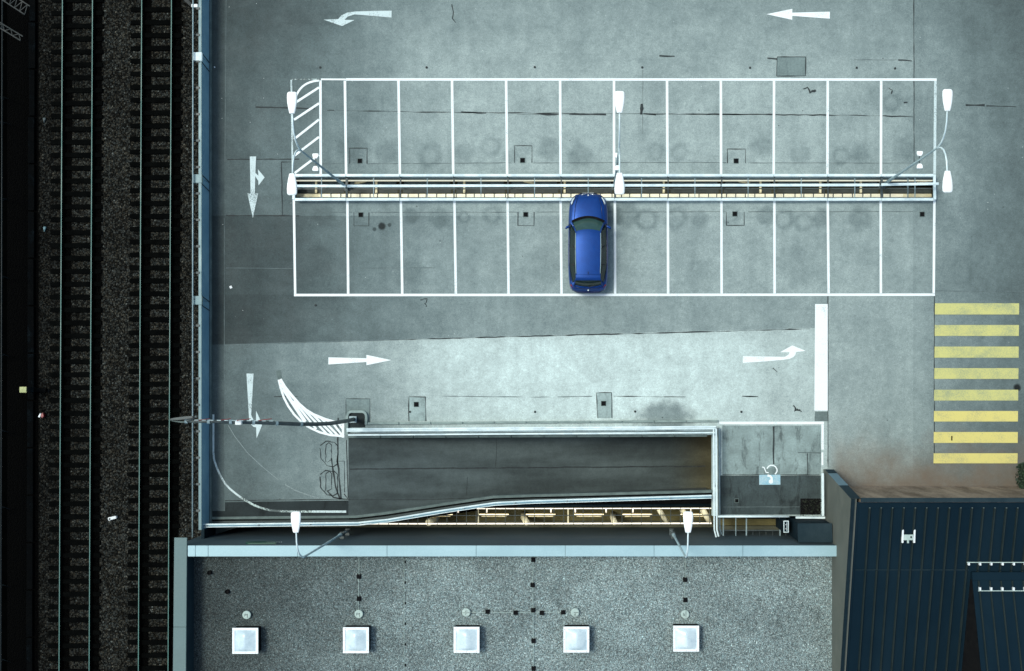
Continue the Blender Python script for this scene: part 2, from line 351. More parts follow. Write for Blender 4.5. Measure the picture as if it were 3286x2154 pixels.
# ------------------------------------------------------------------ mesh helpers
WL = {}   # world location of every object made, for placing children
class MB:
    def __init__(s): s.v = []; s.f = []
    def quad(s, *pts):
        i = len(s.v); s.v += [tuple(p) for p in pts]; s.f.append(tuple(range(i, i + len(pts)))); return s
    def box(s, a, b):
        x0, x1 = sorted((a[0], b[0])); y0, y1 = sorted((a[1], b[1])); z0, z1 = sorted((a[2], b[2]))
        i = len(s.v)
        s.v += [(x0,y0,z0),(x1,y0,z0),(x1,y1,z0),(x0,y1,z0),(x0,y0,z1),(x1,y0,z1),(x1,y1,z1),(x0,y1,z1)]
        for q in ((3,2,1,0),(4,5,6,7),(0,1,5,4),(1,2,6,5),(2,3,7,6),(3,0,4,7)): s.f.append(tuple(i + k for k in q))
        return s
    def prism(s, pts, z0, z1):
        """closed plan outline (x, y) extruded from z0 to z1"""
        pts = [(p[0], p[1]) for p in pts]
        ar = sum(pts[k][0] * pts[(k + 1) % len(pts)][1] - pts[(k + 1) % len(pts)][0] * pts[k][1] for k in range(len(pts)))
        if ar < 0: pts = pts[::-1]
        n = len(pts); i = len(s.v)
        s.v += [(x, y, z0) for x, y in pts] + [(x, y, z1) for x, y in pts]
        s.f.append(tuple(i + n + k for k in range(n))); s.f.append(tuple(i + k for k in range(n - 1, -1, -1)))
        for k in range(n): s.f.append((i + k, i + (k + 1) % n, i + n + (k + 1) % n, i + n + k))
        return s
    def beam(s, a, b, wd, ht, up=(0, 0, 1)):
        """rectangular bar from a to b, wd wide and ht high, centred on the line"""
        a = Vector(a); b = Vector(b); d = (b - a).normalized(); u = Vector(up)
        if abs(d.dot(u)) > .98: u = Vector((0, 1, 0))
        sx = d.cross(u).normalized() * wd / 2; uz = sx.cross(d).normalized() * ht / 2
        i = len(s.v)
        for c in (a, b): s.v += [tuple(c - sx - uz), tuple(c + sx - uz), tuple(c + sx + uz), tuple(c - sx + uz)]
        for q in ((0,1,2,3),(7,6,5,4),(0,4,5,1),(1,5,6,2),(2,6,7,3),(3,7,4,0)): s.f.append(tuple(i + k for k in q))
        return s
    def tube(s, pts, r, n=8, cap=True):
        pts = [Vector(p) for p in pts]; rs = r if isinstance(r, (list, tuple)) else [r] * len(pts)
        ref = None; rings = []
        for k, p in enumerate(pts):
            if k == 0: d = pts[1] - p
            elif k == len(pts) - 1: d = p - pts[k - 1]
            else: d = (pts[k + 1] - p).normalized() + (p - pts[k - 1]).normalized()
            d.normalize()
            if ref is None: ref = Vector((0, 0, 1)) if abs(d.z) < .9 else Vector((1, 0, 0))
            u = d.cross(ref).normalized(); vv = d.cross(u).normalized(); ref = -vv if False else ref
            i = len(s.v); rings.append(i)
            for j in range(n):
                a = 2 * math.pi * j / n
                s.v.append(tuple(p + (u * math.cos(a) + vv * math.sin(a)) * rs[k]))
        for k in range(len(pts) - 1):
            for j in range(n):
                a, b = rings[k], rings[k + 1]
                s.f.append((a + j, a + (j + 1) % n, b + (j + 1) % n, b + j))
        if cap:
            s.f.append(tuple(rings[0] + j for j in range(n - 1, -1, -1))); s.f.append(tuple(rings[-1] + j for j in range(n)))
        return s
    def strip(s, pts, wd, z, th=.003):
        """flat band of width wd along plan points, th thick; pts are (x, y)"""
        pts = [Vector((p[0], p[1], 0)) for p in pts]; n = len(pts)
        ws = wd if isinstance(wd, (list, tuple)) else [wd] * n
        L = []; Rr = []
        for k, p in enumerate(pts):
            d = (pts[min(k + 1, n - 1)] - pts[max(k - 1, 0)]).normalized(); nn = Vector((-d.y, d.x, 0)) * ws[k] / 2
            L.append(p + nn); Rr.append(p - nn)
        for k in range(n - 1):
            q = [Rr[k], Rr[k + 1], L[k + 1], L[k]]
            i = len(s.v); s.v += [(p.x, p.y, z) for p in q]; s.f.append((i, i + 1, i + 2, i + 3))
        return s
    def loft(s, rings, close=True, caps=True):
        n = len(rings[0]); base = []
        for r in rings:
            base.append(len(s.v)); s.v += [tuple(p) for p in r]
        for k in range(len(rings) - 1):
            for j in range(n if close else n - 1):
                a, b = base[k], base[k + 1]; s.f.append((a + j, a + (j + 1) % n, b + (j + 1) % n, b + j))
        if caps and close:
            s.f.append(tuple(base[0] + j for j in range(n - 1, -1, -1))); s.f.append(tuple(base[-1] + j for j in range(n)))
        return s
    def build(s, name, m, parent=None, smooth=False, bevel=0.0, sub=0, origin=None, normals=True):
        me = bpy.data.meshes.new(name)
        if parent is not None: o0 = WL[parent]
        elif origin is not None: o0 = Vector(origin)
        else:
            xs = [p[0] for p in s.v]; ys = [p[1] for p in s.v]; zs = [p[2] for p in s.v]
            o0 = Vector(((min(xs) + max(xs)) / 2, (min(ys) + max(ys)) / 2, min(zs)))
        me.from_pydata([(p[0] - o0.x, p[1] - o0.y, p[2] - o0.z) for p in s.v], [], s.f)
        me.validate()
        bm = bmesh.new(); bm.from_mesh(me)
        if normals: bmesh.ops.recalc_face_normals(bm, faces=bm.faces)
        if bevel: bmesh.ops.bevel(bm, geom=list(bm.edges), offset=bevel, segments=2, affect='EDGES', clamp_overlap=True)
        if smooth:
            for f in bm.faces: f.smooth = True
        bm.to_mesh(me); bm.free()
        me.materials.append(m)
        ob = bpy.data.objects.new(name, me); COL.objects.link(ob)
        if parent is not None:
            ob.parent = parent; WL[ob] = WL[parent].copy()
        else: ob.location = o0; WL[ob] = o0.copy()
        if sub:
            md = ob.modifiers.new('smooth', 'SUBSURF'); md.levels = sub; md.render_levels = sub
        return ob

def tag(o, label, cat, group=None):
    o['label'] = label; o['category'] = cat
    if group: o['group'] = group
    return o
def struct(o, kind='structure'): o['kind'] = kind; return o
def thing(name, loc, label, cat, group=None):
    o = bpy.data.objects.new(name, None); o.empty_display_size = .2; COL.objects.link(o)
    o.location = loc; WL[o] = Vector(loc); return tag(o, label, cat, group)
def kids(o): return [c for c in bpy.data.objects if c.parent is o]
def copy_tree(o, parent=None):
    c = o.copy(); COL.objects.link(c)
    if parent is not None: c.parent = parent
    WL[c] = WL[o].copy()
    for ch in kids(o): copy_tree(ch, c)
    return c
def fix_copy(root, loc, label, group=None):
    root.location = loc; root['label'] = label
    if group: root['group'] = group
    return root
def ZP(x, y, s, ox, oy, z=0.0):
    """pixel of an enlarged view (scale s, corner ox oy) -> point"""
    return P(ox + x / s, oy + y / s, z)
ORD = ['first','second','third','fourth','fifth','sixth','seventh','eighth','ninth','tenth','eleventh','twelfth','thirteenth','fourteenth','fifteenth']

# ------------------------------------------------------------------ THE SETTING
ZT = -3.5          # height of the railway
b = MB(); b.quad((-400,-400,-3.75),(400,-400,-3.75),(400,400,-3.75),(-400,400,-3.75)); struct(b.build('ground', M['soil']))
b = MB()
xa = P(20, 0, ZT).x; xb = D(-1216, 0).x
b.quad((xa, -60, ZT - .08), (xb, -60, ZT - .08), (xb, 60, ZT - .08), (xa, 60, ZT - .08)); struct(b.build('ballast_bed', M['ballast']), 'stuff')

# deck slab with its openings; all coordinates are deck pixels of the photo
def deck_rect(b, x0, y0, x1, y1, zt=0.0, th=.45):
    a = P(x0, y0, 0); c = P(x1, y1, 0); b.box((a.x, a.y, zt - th), (c.x, c.y, zt))
WX0, WX1, WY0, WY1 = 941, 3003, 572, 634      # light well
RX0, RX1, RY0 = 1118, 2286, 1396              # ramp opening
WESTX = 1900 - 1242
EASTX = 5200
b = MB()
deck_rect(b, WESTX, -1400, EASTX, WY0)
deck_rect(b, WESTX, WY0, WX0, WY1)
deck_rect(b, WX1, WY0, EASTX, WY1)
deck_rect(b, WESTX, WY1, EASTX, RY0)
deck_rect(b, WESTX, RY0, RX0, 1668)
deck_rect(b, RX1, RY0, EASTX, 1656)
deck_rect(b, 2650, 1656, EASTX, 1775)
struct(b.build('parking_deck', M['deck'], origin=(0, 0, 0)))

def flat(name, pts, z, m, kind='structure'):
    b = MB(); q = [P(x, y, 0) for x, y in pts]
    b.quad(*[(p.x, p.y, z) for p in q]); o = b.build(name, m)
    for poly in o.data.polygons:
        if poly.normal.z < 0: o.data.flip_normals(); break
    if kind: struct(o, kind)
    return o
# dark strip by the south edge, repair patches, concrete pad
flat('asphalt_strip', [(722, 1612), (RX0, 1606), (RX0, 1668), (680, 1668), (680, 1640), (722, 1640)], .004, M['verge'])
flat('repair_patch', [(1110, 1279), (1187, 1280), (1187, 1358), (1110, 1358)], .004, M['patch'])
flat('repair_patch', [(2494, 183), (2586, 183), (2586, 245), (2492, 244)], .004, M['patch'])
M['patch_mid'] = patch_mat('grey_repair_patch', (.12, .155, .15)); M['patch_light'] = patch_mat('pale_repair_patch', (.27, .34, .33))
flat('repair_patch', [(2615, 1321), (2656, 1321), (2656, 1352), (2614, 1352)], .004, M['patch_mid'])
flat('repair_patch', [(1312, 1274), (1366, 1274), (1366, 1352), (1312, 1352)], .004, M['patch_light'])
flat('repair_patch', [(1916, 1261), (1964, 1261), (1964, 1342), (1918, 1342)], .004, M['patch_light'])
flat('concrete_pad', [(2318, 1366), (2634, 1366), (2634, 1524), (2318, 1524)], .004, M['pad'])
flat('concrete_pad', [(2310, 1526), (2634, 1526), (2634, 1652), (2310, 1652)], .004, M['pad_dark'])

# joints and cracks of the deck surface, one mesh
random.seed(11)
bj = MB(); bf = MB()
def crack_faint(pts):
    st = random.getstate(); crack(pts, 1.1, .8, bf); random.setstate(st)
def crack(pts, wpx=1.6, wob=1.2, bb=None, step=22, broken=0.0):
    wpx *= 1.25
    if broken and bb is not bf: crack_faint(pts)
    bb = bb or bj; out = []
    for (x0, y0), (x1, y1) in zip(pts, pts[1:]):
        L = math.hypot(x1 - x0, y1 - y0); n = max(1, int(L / step))
        for k in range(n):
            t = k / n; out.append((x0 + (x1 - x0) * t + random.uniform(-wob, wob), y0 + (y1 - y0) * t + random.uniform(-wob, wob)))
    out.append(pts[-1])
    seg = []
    for k, p in enumerate(out):
        seg.append(p)
        if broken and random.random() < broken and len(seg) > 1:
            q = [P(*s) for s in seg]; bb.strip(q, [wpx / 68 * (random.uniform(.5, 1.5) if 0 < i_ < len(q) - 1 else .12) for i_ in range(len(q))], .008 if bb is bj else .0072); seg = []
    if len(seg) > 1:
        q = [P(*s) for s in seg]; bb.strip(q, [wpx / 68 * random.uniform(.45, 1.4) for _ in q], .008 if bb is bj else .0072)
crack([(2932, -200), (2933, 375)], 2.2, .5); crack([(2933, 375), (2700, 370), (2400, 368)], 2.6, 1.2, broken=.1)
crack([(2400, 368), (1400, 361), (1050, 354)], 2.0, 1.0, broken=.22); crack([(1010, 349), (820, 344)], 3.0, 1)
crack([(1480, 360), (1560, 363)], 4, 1); crack([(1660, 367), (1945, 368)], 4, 1, broken=.2); crack([(2065, 366), (2105, 368)], 5, 1); crack([(2180, 366), (2450, 367)], 2.6, 1, broken=.2)
crack([(2933, 375), (2933, 520)], 1.6, .6); crack([(3100, 338), (3160, 338)], 5, 1.4); crack([(3165, 340), (3260, 343)], 3, 1)
crack([(730, 512), (960, 511)], 3, .6); crack([(903, 520), (906, 690)], 2.4, .8); crack([(903, 520), (935, 520)], 2, .6); crack([(725, 692), (960, 693)], 3, .6)
crack([(960, 525), (1115, 526)], 1.6, .5, bf); crack([(1180, 526), (1640, 523)], 1.6, .5, bf); crack([(1710, 523), (2330, 522)], 1.6, .5, bf); crack([(2400, 523), (2930, 524)], 1.6, .5, bf)
crack([(950, 682), (1130, 681)], 1.8, .6, bf); crack([(1190, 682), (1660, 681)], 1.6, .5, bf); crack([(1720, 681), (2330, 680)], 1.6, .5, bf); crack([(2400, 680), (2930, 679)], 1.6, .5, bf)
for x0, x1, y0, y1 in ((1122, 1178, 476, 526), (1651, 1707, 468, 523), (2334, 2392, 479, 524)):
    crack([(x0, y1), (x0, y0), (x1, y0), (x1, y1)], 2.2, .5)
for x0, x1, y0, y1 in ((1136, 1184, 682, 725), (1662, 1714, 681, 724), (2331, 2388, 681, 724)):
    crack([(x0, y0), (x0, y1), (x1, y1), (x1, y0)], 2.0, .5)
crack([(720, 700), (720, 1600)], 1.4, .3, bf); crack([(726, 0), (722, 520)], 1.4, .3, bf)
crack([(722, 1108), (1300, 1090)], 2.0, .5, bf); crack([(1300, 1090), (2600, 1056)], 2.6, .7, broken=.18)
crack([(1150, 861), (1400, 860)], 1.6, .8, bf, broken=.3); crack([(725, 860), (940, 862)], 1.4, .4, bf)
crack([(2657, 950), (2657, 1500)], 2.0, .4); crack([(2998, 950), (2998, 1490)], 2.4, .5); crack([(3000, 934), (3286, 936)], 1.6, .6, bf)
crack([(880, 1273), (955, 1273)], 2.2, .2)
crack([(1370, 1271), (1700, 1275), (1900, 1272)], 1.6, .7, bf, broken=.2); crack([(1970, 1272), (2200, 1274)], 2.0, .7, broken=.3); crack([(2380, 1272), (2432, 1273)], 3, .6)
crack([(1110, 1358), (1110, 1280), (1187, 1280), (1187, 1355)], 1.8, .4); crack([(1312, 1352), (1312, 1273), (1365, 1274), (1367, 1352)], 2.4, .5)
crack([(1918, 1342), (1914, 1261), (1963, 1260), (1964, 1342)], 2.4, .5); crack([(2492, 244), (2494, 183), (2586, 183), (2585, 244), (2492, 245)], 2.2, .3)
crack([(2462, 187), (2494, 190)], 4, .6); crack([(2882, 193), (2926, 196)], 4, .8); crack([(2115, 180), (2165, 181)], 3, .8); crack([(2740, 192), (2880, 193)], 1.5, .6, bf)
crack([(1450, 15), (1456, 40), (1452, 60), (1463, 74)], 2.2, 1.2); crack([(2063, 225), (2062, 430)], 1.3, .6, bf)
crack([(2483, 1368), (2483, 1490)], 4.5, 1.2); crack([(2318, 1524), (2630, 1524)], 2, .4); crack([(2591, 1455), (2591, 1524)], 2, .4); crack([(2560, 1452), (2634, 1454)], 1.6, .6)
crack([(2320, 1627), (2566, 1627)], 1.4, .4, bf)
# tar-filled induction loops at the head of the ramp
for dy in (0, 93):
    crack([(1028, 1437 + dy), (1028, 1470 + dy), (1050, 1494 + dy), (1068, 1498 + dy), (1083, 1490 + dy), (1084, 1430 + dy), (1072, 1420 + dy), (1045, 1416 + dy), (1028, 1430 + dy)], 2.6, 1.6, step=9)
    crack([(1045, 1482 + dy), (1046, 1427 + dy), (1056, 1420 + dy), (1064, 1428 + dy), (1064, 1475 + dy), (1050, 1484 + dy)], 2.2, 1.2, step=9)
crack([(1085, 1340), (1085, 1440), (1083, 1480), (1092, 1560), (1095, 1603)], 3.6, 1.4); crack([(1064, 1470), (1076, 1560), (1092, 1603)], 4.0, 1.2)
crack([(1085, 1480), (1105, 1480), (1106, 1580)], 1.8, .5); crack([(1112, 1412), (1117, 1598)], 3, .4); crack([(1050, 1575), (1070, 1597), (1118, 1603), (1104, 1585)], 3, 1.4)
crack([(722, 1607), (1120, 1602)], 2, .5); crack([(2430, 1150), (2436, 1156)], 2, .2); crack([(2480, 1181), (2494, 1194)], 2.4, .1)
crack([(1364, 972), (1368, 985)], 3, 2.5, step=4); crack([(1350, 962), (1372, 960), (1368, 972)], 2.5, 1.5, step=5)
crack([(2576, 288), (2590, 282), (2600, 296), (2618, 290)], 5, 2, step=6); crack([(2545, 1302), (2555, 1312), (2552, 1320), (2568, 1316)], 4.5, 2.2, step=5); crack([(2556, 1312), (2572, 1322)], 3, 1.5, step=5)
crack([(2850, 282), (2862, 290), (2860, 302)], 3, 2, step=5); crack([(2900, 330), (2912, 329)], 3, .5)
crack([(2059, 334), (2060, 350), (2057, 368)], 9, .6, step=9)
struct(bj.build('deck_joint', M['tar'])); struct(bf.build('deck_joint', M['tar_faint']))

# ramp down to the lower level
ZL = -3.1
def rz(px): return 0.0 if px < RX0 else ZL * min(1.0, (px - RX0) / (RX1 + 60 - RX0))
b = MB()
xs = [RX0 + (RX1 + 240 - RX0) * k / 24 for k in range(25)]
top = []; bot = []
def southpx(x):   # south edge of the ramp in photo pixels
    if x < 1170: return 1656
    if x < 1590: return 1656 - (x - 1170) / 420 * 58
    return 1598 - (x - 1590) / 700 * 14
for x in xs:
    z = rz(x); p = P(x, RY0 - 30, z); q = P(x, southpx(x), z)
    top.append((p.x, p.y, z)); bot.append((q.x, q.y, z))
for k in range(24): b.quad(bot[k], bot[k + 1], top[k + 1], top[k])
struct(b.build('ramp', M['ramp'], normals=False))
bc = MB()
def on_ramp(x, y, off=.006):
    z = rz(x); p = P(x, y, z); return Vector((p.x, p.y, z + off))
def ramp_strip(bb, pts, wd):
    for (x0, y0), (x1, y1) in zip(pts, pts[1:]):
        a = on_ramp(x0, y0); c = on_ramp(x1, y1); d = (c - a); n = Vector((-d.y, d.x, 0)).normalized() * wd / 2
        bb.quad(a - n, c - n, c + n, a + n)
pts = [(RX0 + 5 + k * 30, 1506 - k * .26 + random.uniform(-1, 1)) for k in range(39)]
ramp_strip(bc, pts, .06)
ramp_strip(bc, [(1120 + k * 40, 1604 - max(0, k - 6) * 1.4) for k in range(11)], .03)
ramp_strip(bc, [(1592, 1406), (1594, 1440), (1590, 1500)], .02); ramp_strip(bc, [(1500, 1530), (1497, 1590)], .02)
struct(bc.build('ramp_joint', M['tar']))
# lower level floor and the solid sides under the deck
b = MB(); p = P(WESTX, -1400, 0); q = P(EASTX, 1800, 0)
b.quad((p.x, q.y, -3.45), (q.x, q.y, -3.45), (q.x, p.y, -3.45), (p.x, p.y, -3.45)); struct(b.build('lower_floor', M['underfloor']))

# ------------------------------------------------------------------ MARKINGS painted on the deck
def paint_line(name, pts, wpx, m, label, cat, group=None, z=.0125):
    b = MB(); q = [P(x, y, 0) for x, y in pts]
    b.strip(q, [k / 68 for k in wpx] if isinstance(wpx, (list, tuple)) else wpx / 68, z)
    return tag(b.build(name, m, normals=False), label, cat, group)
def paint_poly(name, pts, m, label, cat, group=None, z=.0125):
    b = MB(); q = [P(x, y, 0) for x, y in pts]
    i = 0; b.quad(*[(p.x, p.y, z) for p in q])
    o = b.build(name, m)
    bm = bmesh.new(); bm.from_mesh(o.data); bmesh.ops.triangulate(bm, faces=bm.faces)
    for f in bm.faces:
        if f.normal.z < 0: f.normal_flip()
    bm.to_mesh(o.data); bm.free()
    return tag(o, label, cat, group)
UT = [1107, 1278.8, 1450.7, 1624.3, 1797.5, 1970.4, 2140.5, 2313, 2483.9, 2656, 2827.5]
UB = [1111, 1283.5, 1454.7, 1627.5, 1799, 1970.4, 2142, 2314, 2482.6, 2655, 2826.6]
LT = [1115, 1286.5, 1458.3, 1628.8, 1799, 1973, 2143, 2315, 2484.8, 2656, 2825.8]
LB = [1117.5, 1291, 1463, 1632, 1802, 1974, 2144, 2315.5, 2485.5, 2659, 2826.5]
ug = 'bay divider lines of the upper parking row'; lg = 'bay divider lines of the lower parking row'
extra = {5: ', directly left of the middle lamp'}
for k in range(11):
    paint_line('bay_line', [(UT[k], 259.5), (UB[k], 566)], 8.2, M['paint'],
               'white bay divider line above the light well, %s from the hatched corner' % ORD[k] if k else 'white bay divider line above the light well, nearest the hatched corner',
               'parking line', ug)
lab = {3: 'white bay divider line below the light well, second to the left of the blue car', 4: 'white bay divider line just left of the parked blue car', 5: 'white bay divider line just right of the parked blue car'}
for k in range(11):
    paint_line('bay_line', [(LT[k], 640), (LB[k], 943)], 8.0, M['paint'],
               lab.get(k, 'white bay divider line below the light well, %s from its left end' % ORD[k]), 'parking line', lg)
paint_line('boundary_line', [(1030, 255), (1110, 255.5)], 5.5, M['paint'], 'thin white boundary line above the hatched corner of the upper row', 'parking line')
paint_line('boundary_line', [(933, 255.2), (1029.5, 255.2)], 3.6, M['paint_worn'], 'faint flaking left end of the upper boundary line', 'parking line')
paint_line('boundary_line', [(1110.5, 255.5), (3005.6, 256)], 8.2, M['paint'], 'long white line along the top of the upper parking row', 'parking line')
paint_line('boundary_line', [(3001.6, 260.3), (2998.9, 566)], 8.6, M['paint_old'], 'pale grey line closing the right end of the upper parking row', 'parking line')
paint_line('boundary_line', [(2998.2, 640), (2996, 943)], 8.0, M['paint'], 'white line closing the right end of the lower parking row', 'parking line')
paint_line('boundary_line', [(943, 640), (947.5, 943)], 7.6, M['paint'], 'white line closing the left end of the lower parking row', 'parking line')
paint_line('boundary_line', [(943.5, 947.2), (3000, 946)], 8.0, M['paint'], 'long white line along the bottom of the lower parking row', 'parking line')
paint_line('boundary_line', [(935, 257.2), (939.5, 566)], 5.5, M['paint_old'], 'thin white line closing the left end of the upper parking row', 'parking line')
paint_line('boundary_line', [(1028.5, 258.4), (1029.4, 566)], 8.2, M['paint'], 'white line on the right side of the hatched corner', 'parking line')
# hatching of the corner
def merge_polys(name, polys, m, label, cat, group=None, z=.0125):
    """one painted figure made of several strips laid side by side"""
    b = MB()
    for pl, wpx in polys:
        q = [P(x, y, 0) for x, y in pl]; b.strip(q, wpx / 68, z); z += .0008
    return tag(b.build(name, m, normals=False), label, cat, group)
def arc3(p0, p1, p2, n=12):
    return [((1-t)**2*p0[0] + 2*t*(1-t)*p1[0] + t*t*p2[0], (1-t)**2*p0[1] + 2*t*(1-t)*p1[1] + t*t*p2[1]) for t in [k / n for k in range(n + 1)]]
hz = [(arc3((944, 334), (955, 262), (1026, 259)), 6.5)]
for a, c in (((945, 332), (1024, 281)), ((944, 385), (1024, 332)), ((944, 447), (1024, 384)), ((945, 500), (1024, 440)), ((946, 556), (1024, 497))):
    hz.append(([a, c], 7.4))
merge_polys('corner_hatching', hz, M['paint'], 'white hatching with a curved edge in the left corner of the upper row', 'road marking')

def zp(lst, s, ox, oy): return [(ox + x / s, oy + y / s) for x, y in lst]
ag = 'direction arrows painted on the deck'
paint_poly('direction_arrow', zp([(1465,78),(1320,80),(1200,84),(1145,92),(1105,112),(1082,138),(978,142),(1110,188),(1198,145),(1127,143),(1150,120),(1200,104),(1320,114),(1463,127)], 2.229, 600, 0), M['paint_old'],
           'worn white arrow curving down-left near the top of the deck', 'road marking', ag)
paint_poly('direction_arrow', zp([(132,103),(317,65),(317,92),(586,85),(586,135),(317,115),(317,143)], 2.2291, 2400, 0), M['paint'],
           'crisp white straight arrow pointing left at the top right of the deck', 'road marking', ag)
paint_poly('direction_arrow', zp([(450,1120),(495,1120),(492,1185),(490,1238),(512,1258),(508,1212),(556,1270),(512,1328),(511,1295),(489,1262),(486,1385),(510,1385),(472,1560),(433,1385),(456,1385)], 2.229, 600, 0), M['paint_old'],
           'worn white arrow pointing down with a side branch to the right', 'road marking', ag)
paint_poly('direction_arrow', [(1054,1147),(1054,1170),(1176,1162),(1176,1172.5),(1256,1156),(1176,1139),(1176,1150)], M['paint'],
           'white straight arrow pointing right left of the ramp exit', 'road marking', ag)['label'] = 'white straight arrow pointing right, above the curved hatched island'
paint_poly('direction_arrow', zp([(108,288),(108,388),(400,368),(700,343),(800,325),(850,300),(878,265),(885,228),(1030,212),(830,130),(652,230),(790,230),(782,256),(765,275),(720,298)], 4.557, 2360, 1080), M['paint'],
           'white arrow bending upward just left of the thick stop line', 'road marking', ag)
paint_poly('direction_arrow', zp([(275,370),(398,372),(357,1080),(375,1130),(405,1180),(441,1205),(440,1010),(550,1250),(450,1490),(442,1300),(395,1290),(345,1240),(320,1150)], 5.379, 740, 1130), M['paint_old'],
           'white arrow bending to the right under the tall mast', 'road marking', ag)
paint_poly('stop_line', [(2615.5,976),(2656,976),(2656,1318),(2613,1318)], M['paint'], 'thick solid white stop line at the right end of the lane', 'road marking')
# curved hatched island
isl = []
outerR = zp([(895,455),(960,590),(1060,720),(1180,870),(1300,970),(1450,1060),(1650,1130),(1850,1195),(1960,1215)], 5.379, 740, 1130)
outerL = zp([(820,480),(850,620),(905,790),(980,930),(1080,1080),(1220,1220),(1350,1320),(1530,1400),(1720,1452),(1960,1475)], 5.379, 740, 1130)
isl.append((zp([(858,470),(935,600),(1050,745),(1185,900),(1300,1000),(1430,1080),(1640,1165),(1850,1225),(1965,1235)], 5.379, 740, 1130), 9.5))
isl.append((zp([(832,478),(865,620),(922,790),(1000,940),(1100,1080),(1235,1215),(1365,1305),(1540,1385),(1720,1432),(1965,1455)], 5.379, 740, 1130), 7.0))
isl.append((zp([(1942,1215),(1942,1478)], 5.379, 740, 1130), 8.0))
for a, c in (((870,560),(1300,1200)), ((900,640),(1330,1290)), ((1090,840),(1480,1330)), ((1235,960),(1660,1410)), ((1430,1090),(1760,1420)), ((1560,1140),(1860,1445)), ((1740,1195),(1930,1440)), ((1850,1215),(1940,1330))):
    isl.append((zp([a, c], 5.379, 740, 1130), 7.0))
merge_polys('hatched_island', isl, M['paint'], 'curved crescent of white hatching ending at the mast base', 'road marking')
paint_line('hatched_island', zp([(825,315),(850,462)], 5.379, 740, 1130), 14, M['kerb'], 'short grey faded stub above the curved hatched crescent', 'road marking')
cl = zp([(503,170),(503,260),(500,400),(495,520),(512,590),(535,665),(562,745),(592,815),(622,870),(655,925),(705,980),(765,1030),(830,1078),(900,1120),(960,1155),(1025,1182),(1090,1202),(1155,1217),(1230,1224),(1320,1228),(1600,1230)], 3.4, 530, 1280)
cl = [(max(x, 685), y) for x, y in cl]
merge_polys('edge_line', [(cl[:13], 6.2)], M['paint_old'], 'pale curved edge line sweeping down beside the blue panelled barrier', 'road marking')
paint_line('edge_line', cl[12:], 6.6, M['paint_worn'], 'flaking lower part of the curved edge line, near the ramp barrier', 'road marking')
paint_line('edge_line', zp([(1600,1230),(1975,1231)], 3.4, 530, 1280), 7.0, M['paint_old'], 'straight right end of the edge line beside the ramp barrier', 'road marking')
# ghost of an older curve
ghost = NT('ghost_of_old_paint'); ghost_m = ghost.fin(ghost.mix(ghost.rng(ghost.noise(20, 3, .6), .4, .6), (.16, .20, .20), (.23, .28, .28)), .85); 
paint_line('old_edge_line', zp([(690,290),(760,410),(900,590),(1060,740),(1230,880)], 3.4, 530, 1280), 2.2, ghost_m, 'faint ghost of an old curved line inside the pale curved edge line', 'road marking')
paint_line('old_edge_line', zp([(1310,935),(1420,1000),(1560,1050),(1680,1085)], 3.4, 530, 1280), 3.4, ghost_m, 'faint ghost line leading to the tar loops by the ramp', 'road marking')
# crosswalk
ys = [(153,228),(298,371),(442,516),(586,658),(730,802),(872,942),(1012,1085),(1154,1221)]
NB = ['topmost', 'second from the top', 'third from the top', 'fourth from the top', 'fifth from the top, a dark spot at its upper right corner', 'sixth from the top', 'seventh from the top, a small dark bar near its left end', 'lowest and brightest, nearest the navy metal roof']
for k, (y0, y1) in enumerate(ys):
    xl = 1040 - k * 1.3; xr = 1602 - k * 1.5
    paint_poly('crosswalk_bar', zp([(xl, y0), (xr, y0), (xr - 1, y1), (xl - 1, y1)], 2.08, 2500, 900), M['yellow_old'] if k < 5 else M['yellow'],
               'yellow crosswalk bar, ' + NB[k], 'crosswalk bar', 'yellow bars of the crosswalk')
paint_poly('paint_mark', [(3052,1399),(3056,1399),(3056,1414),(3052,1414)], M['rail_web'], 'small dark upright mark on the seventh yellow bar', 'road marking', z=.0165)
# accessible bay pad
paint_line('pad_line', [(2308, 1357.5), (2644, 1357.5)], 8.4, M['paint'], 'white line along the top of the concrete pad beside the ramp', 'parking line')
paint_line('pad_line', [(2639.5, 1362.5), (2639.5, 1443)], 8.0, M['paint'], 'upper white line on the right side of the concrete pad', 'parking line')
paint_line('pad_line', [(2639, 1452), (2639, 1493)], 6.0, M['paint'], 'short lower white line on the right side of the concrete pad', 'parking line')
paint_poly('accessible_sign', [(2436,1524),(2504,1523.5),(2504,1555.5),(2436,1556)], M['blue_paint'], 'light blue painted rectangle on the concrete pad', 'road marking', z=.0125)
paint_poly('accessible_sign', [(2451,1508),(2463,1506),(2503,1488),(2503,1523),(2451,1523)], M['patch'], 'faded upper half of the painted sign, worn to pale grey', 'road marking', z=.0105)
wc = MB()
def zz(x, y): return P(2400 + x / 6.4, 1440 + y / 6.4, 0)
wc.strip([zz(x, y) for x, y in ((392,410),(420,365),(470,340),(520,345),(565,370),(595,420),(598,465),(575,500),(555,525))], .055, .0175)
wc.strip([zz(x, y) for x, y in ((290,378),(330,385),(350,430),(370,485),(425,495))], .05, .0185)
wc.strip([zz(x, y) for x, y in ((400,552),(455,560),(485,600),(488,650))], .105, .0195)
pts = [zz(472 + 44 * math.cos(a), 675 + 44 * math.sin(a)) for a in [2 * math.pi * k / 16 for k in range(16)]]
wc.quad(*[(p.x, p.y, .0205) for p in pts][::-1])
tag(wc.build('wheelchair_symbol', M['paint']), 'flaking white wheelchair symbol across the light blue rectangle', 'road marking')

